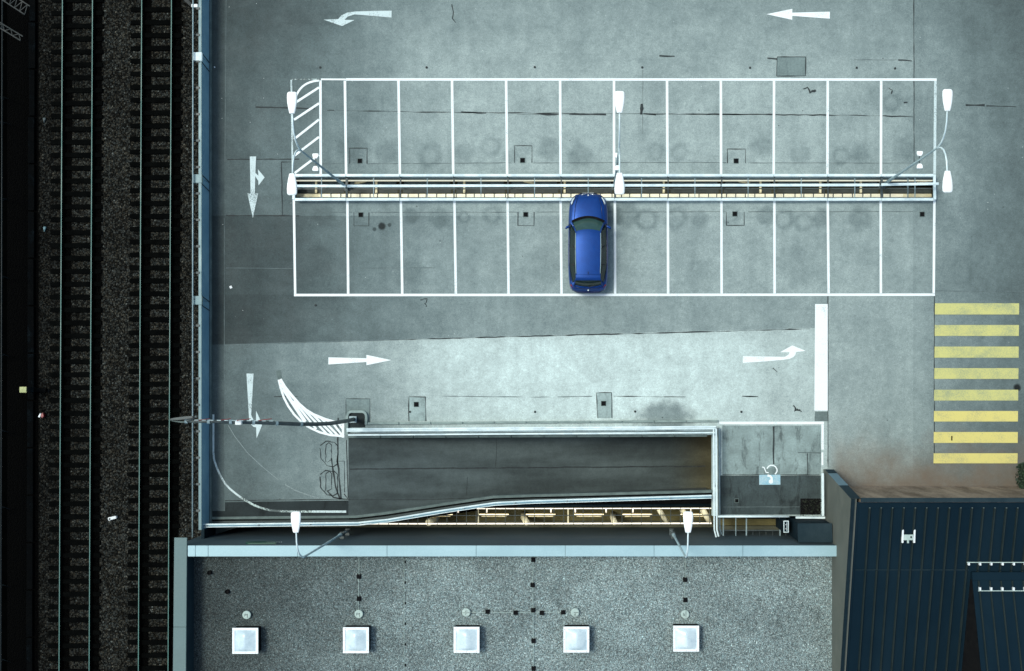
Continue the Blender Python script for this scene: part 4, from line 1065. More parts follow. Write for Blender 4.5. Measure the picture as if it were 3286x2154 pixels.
lampR = copy_tree(lampL); fix_copy(lampR, D(930, -634), 'double headed lamp post at the right end of the light well')
for l in (lampL, lampM, lampR): l['group'] = 'double lamp posts in the light well'
lampW = make_lamp('single headed wall lamp fixed to the grey facade, the left one', (1,), False, True); lampW.location = D(-794, 479, -1.0)
lampW2 = copy_tree(lampW); fix_copy(lampW2, D(257.5, 479, -1.0), 'single headed wall lamp fixed to the grey facade, the right one, near the ramp end')
for l in (lampW, lampW2): l['group'] = 'wall lamps on the facade'

# ------------------------------------------------------------------ LOWER BUILDING WITH GRAVEL ROOF
bx0, bx1 = -1270, 744
by0, by1 = 494, 1500
ZPt, ZG = 2.7, 1.8
bd = thing('flat_roofed_building', D(0, 900, ZT), 'low slate grey building with a gravel roof and pale parapet below the ramp', 'building')
def bbox(name, x0, y0, x1, y1, z0, z1, m, bev=0.0, parent=None):
    a = D(x0, y0); c = D(x1, y1)
    return MB().box((a.x, a.y, z0), (c.x, c.y, z1)).build(name, m, parent or bd, bevel=bev)
bbox('wall', bx0 + 3, by0, bx1, by0 + 25, -3.7, ZPt - .06, M['facade'])
bbox('wall', bx0 + 3, by0 + 25.5, bx0 + 35, by1, -3.7, ZPt - .06, M['facade'])
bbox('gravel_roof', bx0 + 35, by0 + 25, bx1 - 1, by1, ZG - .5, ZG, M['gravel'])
# parapet cap in sheets with joints
def capx(px): return (px - 1900) * (H - ZPt) / H
jx = [602, 627, 668, 955, 1242, 1528, 1814, 2099, 2384, 2687]
for a, c in zip(jx, jx[1:]):
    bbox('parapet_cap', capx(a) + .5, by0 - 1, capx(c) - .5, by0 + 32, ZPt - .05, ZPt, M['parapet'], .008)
jy = [1725, 2012, 2300, 2600, 2900]
capy = lambda py: (py - 1230) * (H - ZPt) / H
for a, c in zip(jy, jy[1:]):
    b = MB()
    xo0 = capx(560 - (a - 1725) * .01); xo1 = capx(560 - (c - 1725) * .01); xi0 = capx(600.5 - (a - 1725) * .008); xi1 = capx(600.5 - (c - 1725) * .008)
    A = [D(xo0, capy(a) + .5), D(xi0, capy(a) + .5), D(xi1, capy(c) - .5), D(xo1, capy(c) - .5)]
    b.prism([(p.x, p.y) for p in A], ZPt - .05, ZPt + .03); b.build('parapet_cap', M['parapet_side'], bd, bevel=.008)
bbox('parapet_flashing', bx0 + 35.5, by0 + 33, bx0 + 38, by1, ZG, ZPt - .07, M['coping'])
# green sign on the facade
sg = thing('facade_sign', P(835, 1746, 2.2), 'long dark green signboard high on the grey facade', 'sign')
ys_ = D(0, by0).y
a = P(786, 0, 2.1); c = P(888, 0, 2.1)
b = MB(); n = 10; hl = []
out = [(a.x + .25 + .25 * math.cos(t_), 1.95 + .25 * math.sin(t_)) for t_ in [R(90) + R(180) * k / 8 for k in range(9)]] + [(c.x - .2, 1.7), (c.x, 2.2)]
b.loft([[(x, ys_ + y, z) for x, z in out] for y in (.003, .06)]); b.build('sign_panel', M['green_sign'], sg)
for k in range(10):   # pale lettering strokes, too small to read in the photograph
    x = a.x + .95 + k * .072
    MB().beam((x, ys_ + .066, 1.88 + (k % 3) * .02), (x + .03, ys_ + .066, 2.05), .025, .006, (0, 1, 0)).build('sign_letter', M['disc'] if k < 8 else M['plastic_white'], sg)
# dark corner between barrier and building; concrete corbel
b = MB(); A = [P(x, y, -1.0) for x, y in ((683, 1690), (770, 1690), (683, 1718))]; b.prism([(p.x, p.y) for p in A], -1.4, -1.0)
tag(b.build('corbel', M['concrete']), 'triangular grey concrete corbel in the dark gap beside the facade', 'corbel')
b = MB(); a = D(-1242, 440); c = D(-1232, 494); b.box((a.x, a.y, -3.7), (c.x, c.y, .5)); tag(b.build('link_wall', M['housing']), 'dark wall closing the gap between barrier and building', 'wall')

# skylights
def make_skylight(label):
    t = thing('skylight', (0, 0, 0), label, 'skylight', 'square skylights on the gravel roof')
    w_ = 1.16 / 2
    MB().box((-w_ + .03, -w_ + .03, 0), (w_ - .03, w_ - .03, .47)).build('curb', M['void'], t)
    b = MB(); e = .10
    b.box((-w_, -w_, .47), (w_, -w_ + e, .53)); b.box((-w_, w_ - e, .47), (w_, w_, .53)); b.box((-w_, -w_ + e, .47), (-w_ + e, w_ - e, .53)); b.box((w_ - e, -w_ + e, .47), (w_, w_ - e, .53))
    fr = b.build('frame', M['lamp_white'], t)
    b = MB(); g = w_ - e; N = 14; idx = {}
    for j in range(N + 1):
        for i in range(N + 1):
            u = -1 + 2 * i / N; v = -1 + 2 * j / N
            zz_ = .50 + .20 * (1 - abs(u) ** 1.3) * (1 - abs(v) ** 4) ** .8 if abs(u) < 1 and abs(v) < 1 else .50
            idx[i, j] = len(b.v); b.v.append((u * g, v * g, zz_))
    for j in range(N):
        for i in range(N): b.f.append((idx[i, j], idx[i + 1, j], idx[i + 1, j + 1], idx[i, j + 1]))
    b.build('dome', M['dome'], t, smooth=True)
    s = MB()
    for i in (-1, 0, 1):
        for (x, y) in ((i * (w_ - .12), w_ - .05), (i * (w_ - .12), -w_ + .05), (w_ - .05, i * (w_ - .12)), (-w_ + .05, i * (w_ - .12))):
            s.tube([(x, y, .53), (x, y, .54)], .014, 6)
    s.build('screws', M['tar'], fr)
    return t
SK = [(786.8, 2057, 'white framed square skylight, leftmost of five'), (1141.9, 2055, 'white framed square skylight, second of five, below a disc with a cable'),
      (1497, 2053.8, 'white framed square skylight, middle of five'), (1849.4, 2053, 'white framed square skylight, fourth of five, right of the long cable'), (2202, 2050, 'white framed square skylight, rightmost of five')]
sk0 = make_skylight(SK[0][2])
for k, (x, y, l) in enumerate(SK):
    p = P(x, y, ZG + .53); o = sk0 if k == 0 else copy_tree(sk0); o.location = (p.x, p.y, ZG); o['label'] = l
# discs
def make_disc(label, marks):
    t = thing('vent_disc', (0, 0, 0), label, 'roof vent', 'round pale lids above the skylights')
    b = MB(); rings = []
    for r_, z_ in ((.15, 0), (.15, .08), (.19, .10), (.19, .13), (.16, .145)):
        rings.append([(r_ * math.cos(a), r_ * math.sin(a), z_) for a in [2 * math.pi * k / 24 for k in range(24)]])
    b.loft(rings); b.build('lid', M['disc'], t)
    for (x0, y0, x1, y1) in marks: MB().beam((x0, y0, .147), (x1, y1, .147), .018, .01).build('mark', M['tar'], t)
    return t
N_ = [(-.10, -.06, -.10, .05), (-.04, .06, -.04, -.02), (-.04, -.02, .04, .05), (.04, .05, .04, -.12)]
L1 = [(-.04, .07, .06, .07), (-.05, .04, .0, .08), (-.17, -.01, .15, -.01), (.0, -.03, -.04, -.10)]
L2 = [(-.06, -.0, .16, -.0), (-.02, -.05, -.02, -.10), (-.06, -.12, .04, -.12), (.02, -.03, .02, -.1)]
L3 = [(-.08, -.06, -.08, .06), (-.04, -.08, -.04, .03), (.03, -.12, .03, .16)]
for x, y, mk, l in ((791, 1974, N_, 'round pale lid with angular black marks above the leftmost skylight'), (1151, 1971, N_, 'round pale lid with angular black marks at the end of a cable'),
                    (1496, 1966, L1, 'round pale lid at the left end of the horizontal cable'), (1845.4, 1966, L2, 'round pale lid at the right end of the horizontal cable'), (2199, 1972, L3, 'round pale lid above the rightmost skylight')):
    t = make_disc(l, mk); p = P(x, y, ZG + .14); t.location = (p.x, p.y, ZG)
# lightning cables and their rubber feet
def cable(pts, label, r=.011):
    tag(MB().tube([P(x, y, ZG + .055) for x, y in pts], r, 6).build('roof_cable', M['disc'], smooth=True), label, 'cable', 'lightning cables on the gravel roof')
cable([(1152.5, 1787), (1152, 1850), (1150.5, 1921), (1150, 1958)], 'thin cable from the parapet down to the second round lid')
cable([(1711.5, 1790), (1710, 1880), (1711, 1960), (1712, 2056), (1711.5, 2300)], 'long thin vertical cable crossing the middle of the gravel roof')
cable([(1509, 1965.5), (1565, 1965), (1655, 1966.5), (1739, 1966.5), (1807, 1964), (1833, 1966)], 'thin horizontal cable joining two round lids')
cable([(2200, 1795), (2198.5, 1860), (2198, 1925), (2199, 1960)], 'thin cable below the right wall lamp')
cable([(1297, 1790), (1297, 2300)], 'barely visible thin cable right of the second skylight', .008)
FG = 'black rubber feet holding the cables'
feet = [(1152, 1850, 0, 'upper black cable foot above the second round lid'), (1152, 1921, 0, 'lower black cable foot just above the second round lid'),
        (1711, 1796, 0, 'black cable foot on the long cable, right at the parapet'), (1709, 1877, 0, 'black cable foot on the long cable, below the parapet one'), (1711, 1958, 0, 'black cable foot where the two cables cross'),
        (1712, 2056, 0, 'black cable foot on the long cable, beside the skylights'), (1712, 2145, 0, 'black cable foot on the long cable, at the bottom edge'),
        (1565, 1963, 1, 'black cable foot next to the left lid of the horizontal cable'), (1655, 1966, 1, 'black cable foot halfway along the horizontal cable, left of the crossing'),
        (1739, 1967, 1, 'black cable foot just right of the cable crossing'), (1807, 1965, 1, 'black cable foot next to the right lid of the horizontal cable'),
        (2198, 1860, 0, 'upper black cable foot below the right wall lamp'), (2199, 1925, 0, 'lower black cable foot above the rightmost round lid')]
f0 = None
for x, y, hz_, l in feet:
    p = P(x, y, ZG)
    if f0 is None:
        b = MB(); b.loft([[(sx * w_, sy * .10, z_) for sx, sy in ((-1, -1), (1, -1), (1, 1), (-1, 1))] for w_, z_ in ((.095, 0), (.095, .05), (.075, .085))])
        f0 = b.build('rubber_block', M['void'], origin=(0, 0, 0)); o = f0
    else: o = f0.copy(); COL.objects.link(o)
    o.location = (p.x, p.y, ZG); o.rotation_euler = (0, 0, R(90) if hz_ else 0); tag(o, l, 'cable foot', FG)
for k in range(6):
    p = P(1300, 1804 + k * 66, ZG); o = f0.copy(); COL.objects.link(o); o.location = (p.x, p.y, ZG - .03); o.scale = (.45, .5, .8)
    tag(o, 'tiny dark clip on the barely visible cable, %s from the top' % ORD[k], 'cable clip', 'tiny clips on the faint cable')
for x, y, l in ((674, 1837, 'small black round roof outlet, the upper left one'), (731, 1898, 'small black round roof outlet, the lower right one')):
    b = MB(); p = P(x, y, ZG)
    b.loft([[(p.x + r_ * math.cos(a), p.y + r_ * math.sin(a), ZG + z_) for a in [2 * math.pi * k / 16 for k in range(16)]] for r_, z_ in ((.10, 0), (.10, .12), (.085, .13), (.07, .06), (.001, .06))])
    tag(b.build('roof_outlet', M['void'], smooth=False), l, 'roof vent', 'black roof outlets')

# ------------------------------------------------------------------ SOUTH LIGHT SLOT (lit from below)
sl_ = thing('steel_grating', P(1700, 1656, -.7), 'glowing steel frame with cross bars in the slot between ramp and facade', 'grating')
def sbeam(name, x0, y0, x1, y1, z, wd, ht, m): return MB().beam(P(x0, y0, z), P(x1, y1, z), wd, ht).build(name, m, sl_)
M['glow_rail'] = emit('glowing_steel_edge', (1.0, .90, .74), .6)  # own glow stands in for lamp light falling on steel edges and hooks
sbeam('glowing_edge', 1030, 1681.5, 2283, 1679.5, -.75, .055, .04, M['glow_rail'])
sbeam('glowing_edge', 1530, 1632.5, 2283, 1631.5, -.75, .04, .04, M['glow_rail'])
sbeam('centre_bar', 1180, 1655, 2283, 1653, -.74, .03, .04, M['steel_dark'])
for k in range(40):
    x = 1060 + k * 31.2
    y0 = 1634 if x > 1530 else min(1678, 1672 - (x - 1130) * .075)
    sbeam('cross_bar', x, y0 - 4, x, 1684, -.73, .025, .05, M['steel_dark'])
for k, x in enumerate((1470, 1562, 1768, 1846, 1945, 2031, 2216)):
    b = MB(); b.tube([P(x, 1633, -.78), P(x, 1640, -.80), P(x, 1644, -.95)], .035, 6)
    tag(b.build('hanger_hook', M['glow_rail'], smooth=True), 'small pale hook hanging in the lit slot, %s from the left' % ORD[k], 'hook', 'hooks in the lit slot')
for k, x in enumerate((1252, 1405, 1585, 1735, 1890, 2045, 2230)):
    t = thing('tube_light', P(x, 1652, -1.6), 'lit fluorescent tube in the slot beside the facade, %s from the left' % ORD[k], 'tube light', 'lit tubes in the slot beside the facade')
    p0, p1 = P(x - 47, 1651, -1.6), P(x + 47, 1651, -1.6)
    MB().tube([p0, p1], .024, 8).build('tube', M['tube'], t, smooth=True)
    MB().beam(P(x - 40, 1657, -1.68), P(x + 40, 1657, -1.68), .05, .03).build('reflector', M['cream'], t)
for k, (x0, x1, wd) in enumerate(((1376, 1400, .34), (1690, 1680, .30), (1972, 1966, .28), (2122, 2136, .24), (2196, 2214, .26), (2262, 2275, .30))):
    b = MB(); b.tube([P(x0, 1677, -1.0), P(x1, 1660, -2.6), P(x1 + 1, 1645, -3.4)] if k < 3 else [P(x0 - 8, 1634, -1.0), P(x1 + 4, 1676, -1.2)], wd / 2, 12)
    tag(b.build('slot_pillar', M['cream'], smooth=True), 'cream round pillar in the lit slot, %s from the left' % ORD[k], 'pillar', 'pillars in the lit slot')
for k, x in enumerate((1535, 1823)):
    tag(MB().beam(P(x, 1634, -.9), P(x, 1678, -.9), .06, .06).build('slot_strut', M['cream']), 'thin cream strut crossing the lit slot, the %s one' % ('left', 'right')[k], 'strut', 'thin struts in the lit slot')
b = MB(); p = P(1000, 1640, -2.9); q = P(2290, 1690, -2.9)
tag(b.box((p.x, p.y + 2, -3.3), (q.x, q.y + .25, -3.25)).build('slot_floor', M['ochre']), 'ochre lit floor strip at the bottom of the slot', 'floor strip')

for k, y in enumerate((1440, 1530)):
    t = thing('tube_light', P(2312, y, -1.3), 'lit tube under the deck at the bottom of the ramp, the %s one' % ('upper', 'lower')[k], 'tube light', 'lit tubes at the ramp end')
    MB().tube([P(2318, y - 35, -1.3), P(2318, y + 35, -1.3)], .03, 8).build('tube', M['tube_ramp'], t, smooth=True)
    MB().beam(P(2320, y - 36, -1.22), P(2320, y + 36, -1.22), .10, .04).build('fixture', M['steel_dark'], t)
b = MB(); A = [P(x, y, -.9) for x, y in ((1180, 1676), (1420, 1646), (1590, 1622), (1700, 1616), (2283, 1598), (2283, 1628), (1530, 1629), (1420, 1655), (1240, 1680))]  # black sheet added to darken the gap above the lit floor
b.prism([(p.x, p.y) for p in A], -.95, -.9); tag(b.build('slot_shade_sheet', M['void']), 'added black sheet darkening the gap between the blue white crash barrier and the lit slot', 'shade sheet')
MB_ = MB().tube([P(1660, 1624, -.75), P(2283, 1621, -.75)], .07, 8); tag(MB_.build('slot_conduit', M['housing'], smooth=True), 'dark blue pipe running along the added black sheet of the lit slot', 'pipe')
# slot beside the pad
st = thing('pad_railing', P(2470, 1658, 0), 'white tube railing along the lower edge of the concrete pad', 'railing')
MB().tube([P(2304, 1658, .9), P(2532, 1658, .9)], .05, 8).build('top_rail', M['steel_white'], st, smooth=True)
MB().beam(P(2553, 1661, .6), P(2648, 1661.5, .6), .10, .06).build('lower_rail', M['steel_white'], st, bevel=.01)
for x in (2322, 2395, 2502): MB().beam(P(x, 1657, .86), P(x, 1663, 0), .04, .04).build('post', M['steel'], st)
st2 = thing('pad_railing', P(2640, 1590, 0), 'white upright rail on the right side of the concrete pad, beside the taupe wall', 'railing')
MB().beam(P(2640, 1519, .9), P(2641, 1656, .9), .11, .05).build('top_rail', M['steel_white'], st2, bevel=.01)
for y in (1522, 1588, 1652): MB().beam(P(2640, y, .88), P(2636, y, 0), .04, .04).build('post', M['steel'], st2)
gb = thing('slot_grating', P(2400, 1690, -.6), 'thin steel bars over the tan slot below the concrete pad', 'grating')
for x, wd in ((2321, .06), (2361, .035), (2395, .06), (2503, .05)): MB().beam(P(x, 1660, -.5), P(x, 1722, -.5), wd, .04).build('bar', M['steel'], gb)
MB().beam(P(2304, 1702, -.55), P(2560, 1702, -.55), .05, .05).build('long_bar', M['steel_dark'], gb)
for k in range(6): MB().beam(P(2416 + k * 21, 1706, -.6), P(2416 + k * 21, 1720, -.6), .015, .02).build('bar', M['steel_dark'], gb)
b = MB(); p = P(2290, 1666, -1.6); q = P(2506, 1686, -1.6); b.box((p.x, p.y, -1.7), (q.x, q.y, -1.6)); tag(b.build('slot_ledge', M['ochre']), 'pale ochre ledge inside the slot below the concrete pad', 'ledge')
b = MB(); p = P(2290, 1687, -1.9); q = P(2512, 1700, -1.9); b.box((p.x, p.y, -2.0), (q.x, q.y, -1.9)); tag(b.build('slot_ledge', M['underfloor']), 'lower brown ledge inside the slot below the concrete pad', 'ledge')
# control box and dark housing
cb = thing('control_box', P(2521, 1690, .4), 'small dark upright box with a white rim next to the dark housing', 'box')
a = P(2514.5, 1671.5, .9); c = P(2531, 1709.5, .9)
MB().box((a.x, a.y, -1.2), (c.x, c.y, .85)).build('box_body', M['housing'], cb)
b = MB(); e = .035
b.box((a.x, a.y, .85), (c.x, a.y - e, .90)); b.box((a.x, c.y + e, .85), (c.x, c.y, .90)); b.box((a.x, a.y - e, .85), (a.x + e, c.y + e, .90)); b.box((c.x - e, a.y - e, .85), (c.x, c.y + e, .90)); b.box((c.x - e * 2.6, a.y - e * 2, .85), (c.x - e * 2.0, c.y + e * 2, .88))
b.build('box_rim', M['steel_white'], cb)
for y in (1684, 1697):
    p = P(2522, y, .86); MB().tube([(p.x, p.y, .85), (p.x, p.y, .88)], .02, 6).build('knob', M['plastic_white'], cb)
hs = thing('duct_housing', P(2610, 1710, -.5), 'large dark blue metal housing wedged between the pad, the facade and the taupe wall', 'housing')
b = MB(); zt = 2.0
q = [P(2560.5, 1681, zt), P(2668, 1681, zt), P(2671, 1740, zt), P(2562, 1740, zt)]
b.prism([(p.x, p.y) for p in q], -1.2, zt); b.build('housing_body', M['housing'], hs, bevel=.015)
b = MB(); b.prism([(p.x + s_[0], p.y + s_[1]) for p, s_ in zip(q, ((-.02, .02), (.02, .02), (.02, -.02), (-.02, -.02)))], zt, zt + .03); b.build('housing_lid', M['coping'], hs, bevel=.008)
# planting pit
pit = flat('planting_pit', [(2568, 1600), (2634, 1600), (2634, 1652), (2568, 1652)], .0085, M['void'], None); tag(pit, 'black planting pit in the lower right corner of the concrete pad', 'planting pit')
random.seed(9)
b = MB()
for k in range(160):
    x = random.uniform(2572, 2632); y = random.uniform(1604, 1650); p = P(x, y, .02); a = random.random() * 6.28; l = random.uniform(.04, .12); h_ = random.uniform(.02, .2)
    b.quad(p, p + Vector((math.cos(a) * l, math.sin(a) * l, h_)), p + Vector((math.cos(a + .5) * l, math.sin(a + .5) * l, h_ * .6)))
o = b.build('weeds', M['plant'], normals=False); o['kind'] = 'stuff'

# ------------------------------------------------------------------ NAVY ROOFED BUILDING
nb = thing('metal_roofed_building', D(1300, 700, 0), 'building with a navy standing seam metal roof and taupe side wall at the lower right', 'building')
XW = 742.0; YN = 331.0; ZN = 5.4
SL = (5.4 - 3.45) / (860 - 331)
def zroof(dy): return ZN - (dy - YN) * SL
XE = 2700; YS = 1500
# west wall, sloping parapet top, raking front end
b = MB()
def W3(dx, dy, z): p = D(dx, dy); return (p.x, p.y, z)
prof = [(276, -3.6), (276, .55), (YN - 1, ZN), (YS, zroof(YS)), (YS, -3.6)]
b.loft([[W3(x, dy, z) for dy, z in prof] for x in (XW, XW + 16)]); b.build('side_wall', M['beige_wall'], nb)
# coping on the wall
def coping(nm, dy0, z0, dy1, z1, m, x0=XW - 2, x1=XW + 26):
    b = MB(); b.loft([[W3(x0, dy, z), W3(x1, dy, z), W3(x1, dy, z + .05), W3(x0, dy, z + .05)] for dy, z in ((dy0, z0), (dy1, z1))]); b.build(nm, m, nb)
zc = lambda dy: .55 + (dy - 276) / (YN - 1 - 276) * (ZN - .55)
coping('coping', 274, zc(275) + .02, 282, zc(282) + .02, M['coping'])
coping('coping', 282.3, zc(282) + .03, 306, zc(306) + .03, M['coping_patch'])
coping('coping', 306.3, zc(306) + .02, YN - 1, ZN + .02, M['coping'])
coping('coping', YN, ZN + .03, YS, zroof(YS) + .03, M['housing'], XW - 1, XW + 9)
# north wall and its parapet
b = MB(); b.loft([[W3(x, YN, -.4), W3(x, YN + 10, -.4), W3(x, YN + 10, ZN - .02), W3(x, YN, ZN - .02)] for x in (XW + 27, XE)]); b.build('front_wall', M['brown_soil'], nb)
b = MB(); b.loft([[W3(x, YN - 3, ZN), W3(x, YN + 9, ZN), W3(x, YN + 9, ZN + .06), W3(x, YN - 3, ZN + .06)] for x in (XW + 26.5, XE)]); b.build('front_coping', M['coping'], nb)
# roof sheet, ridge flashing, ribs
def roofquad(nm, x0, x1, dy0, dy1, up, m, th=.05):
    b = MB(); b.loft([[W3(x0, dy, zroof(dy) + up - th), W3(x1, dy, zroof(dy) + up - th), W3(x1, dy, zroof(dy) + up), W3(x0, dy, zroof(dy) + up)] for dy in (dy0, dy1)]); return b.build(nm, m, nb)
XR0 = XW + 10
roofquad('roof_sheet', XR0, XE, YN + 10, YS, -.10, M['roof'])
roofquad('ridge_flashing', XR0, XE, YN + 10, YN + 28, -.07, M['roof'], .02)
roofquad('edge_flashing', XR0, XR0 + 14, YN + 28.5, YS, -.07, M['roof'], .03)
px_rib0 = 2792.0; nrib = 0
dyA = (1630 - 1230) * (H - ZN + .2) / H
seam = 545.0
roofquad('seam_flashing', XR0 + 16, 1100, seam - 1, seam + 1, -.075, M['coping'], .03)
x0d = (px_rib0 - 1900) * (H - zroof(358)) / H
pitch = 36.55 * (H - zroof(358)) / H
XD = 1106.0
for k in range(38):
    x = x0d + k * pitch
    if x > XE - 60: break
    end = YS if x < XD - 6 or x > 2100 else 556
    for (s0, s1) in ((YN + 28, seam - 1.5), (seam + 1.5, end)):
        if s1 <= s0: continue
        b = MB(); b.loft([[W3(x - 2.4, dy, zroof(dy) - .10), W3(x + 2.4, dy, zroof(dy) - .10), W3(x + 1.8, dy, zroof(dy) + .0), W3(x - 1.8, dy, zroof(dy) + .0)] for dy in (s0, s1)])
        b.build('roof_rib', M['rib'], nb)
    p = D(x, YN + 28); zb = zroof(YN + 28); MB().box((p.x - .025, p.y - .03, zb - .05), (p.x + .025, p.y + .03, zb - .01)).build('rib_cap', M['kerb'], nb)
# screws along the edge flashing
for k in range(9):
    dy = YN + 34 + k * 44; p = D(XR0 + 5, dy); z = zroof(dy) - .06; MB().tube([(p.x, p.y, z), (p.x, p.y, z + .02)], .022, 6).build('screw', M['disc'], nb)
# rising dormer roof
Z20 = zroof(566); SU = .0042
def z2(dy): return Z20 + .10 + (dy - 556) * SU
b = MB(); b.loft([[W3(x, 550, Z20 - .3), W3(x, 572, Z20 - .3), W3(x, 572, z2(572) + .03), W3(x, 550, z2(560))] for x in (XD, 2100)]); b.build('dormer_front', M['roof'], nb)
b = MB(); b.loft([[W3(x0, dy, z2(dy) - .05), W3(x1, dy, z2(dy) - .05), W3(x1, dy, z2(dy)), W3(x0, dy, z2(dy))] for dy, x0, x1 in ((572, XD, 2100), (YS, XD, 2100))]); b.build('dormer_roof', M['roof'], nb)
b = MB(); b.loft([[W3(XD + .5, dy, zroof(dy) - .3), W3(XD + 2, dy, zroof(dy) - .3), W3(XD + 2, dy, z2(dy) - .06), W3(XD + .5, dy, z2(dy) - .06)] for dy in (573, YS)]); b.build('dormer_side', M['void'], nb)
b = MB(); b.loft([[W3(XD - 1, dy, z2(dy) + .003), W3(XD + 12, dy, z2(dy) + .003), W3(XD + 12, dy, z2(dy) + .03), W3(XD - 1, dy, z2(dy) + .03)] for dy in (574, YS)]); b.build('dormer_flashing', M['roof'], nb)
xk = (3144 - 1900) * (H - z2(610)) / H
pd = 35.9 * (H - z2(610)) / H
for k in range(24):
    x = xk + k * pd
    b = MB(); b.loft([[W3(x - 2.1, dy, z2(dy)), W3(x + 2.1, dy, z2(dy)), W3(x + 1.6, dy, z2(dy) + .06), W3(x - 1.6, dy, z2(dy) + .06)] for dy in (574, YS)]); b.build('roof_rib', M['rib'], nb)
# snow guards, bracket
def snow_guard(label, xstart, n, dy, zf, pt, down):
    t = thing('snow_guard', Vector(W3(xstart, dy, zf(dy))), label, 'snow guard', 'snow guards on the navy roof')
    MB().beam(W3(xstart - 6, dy, zf(dy) + .10), W3(xstart + n * pt, dy, zf(dy) + .10), .03, .05).build('bar', M['disc'], t)
    for k in range(n):
        x = xstart + k * pt
        p = D(x, dy + (4 if down else -5)); MB().box((p.x - .035, p.y - .07, zf(dy) - .02), (p.x + .035, p.y + .07, zf(dy) + .12)).build('clamp', M['plastic_white'], t, bevel=.006)
dyg = (1803.5 - 1230) * (H - zroof(523)) / H
snow_guard('long slim snow guard with white clamps above the dormer roof', (3107 - 1900) * (H - zroof(dyg)) / H, 12, dyg, zroof, pitch, True)
dyg2 = (1895 - 1230) * (H - z2(606)) / H
snow_guard('long slim snow guard with white clamps on the dormer roof', xk, 12, dyg2, z2, pd, False)
ab = thing('roof_bracket', P(2915, 1722, zroof(440)), 'white H-shaped bracket clamped across two roof ribs', 'bracket')
zb = zroof(445)
for x in (2896.5, 2934): MB().beam(P(x + .5, 1700, zb + .04), P(x - 1, 1742, zb + .02), .075, .09).build('side_bar', M['plastic_white'], ab, bevel=.006)
a = P(2900, 1716, zb + .06); c = P(2931, 1734, zb + .06); MB().box((a.x, a.y, zb + .02), (c.x, c.y, zb + .06)).build('plate', M['disc'], ab, bevel=.01)
p = P(2924, 1724, zb + .08); MB().box((p.x - .03, p.y - .04, zb + .062), (p.x + .03, p.y + .04, zb + .08)).build('plate_slot', M['tar'], ab)
p = P(2915, 1739, zb + .08); MB().tube([(p.x, p.y + .06, zb + .04), (p.x, p.y - .06, zb + .04)], .045, 8).build('bolt', M['disc'], ab)

# hedge at the right edge
random.seed(31)
he = thing('hedge', P(3284, 1540, 0), 'dark green hedge at the right edge beside the brown wall', 'hedge')
b = MB()
for k in range(2600):
    x = random.gauss(3289, 9); y = random.uniform(1488, 1592); z = random.uniform(.05, 1.3); p = P(x, y, z)
    a = random.random() * 6.28; l = random.uniform(.03, .09); u = Vector((math.cos(a), math.sin(a), random.uniform(-.6, .6))) * l; v = Vector((-math.sin(a), math.cos(a), random.uniform(-.6, .6))) * l * .6
    b.quad(p - u, p - v, p + u, p + v)
b.build('foliage', M['leaf'], he, normals=False)
b = MB()
for y in (1500, 1530, 1560, 1585): b.tube([P(3290, y, 0), P(3291, y + 2, .8)], [.04, .02], 6)
b.build('stems', M['rail_web'], he, smooth=True)

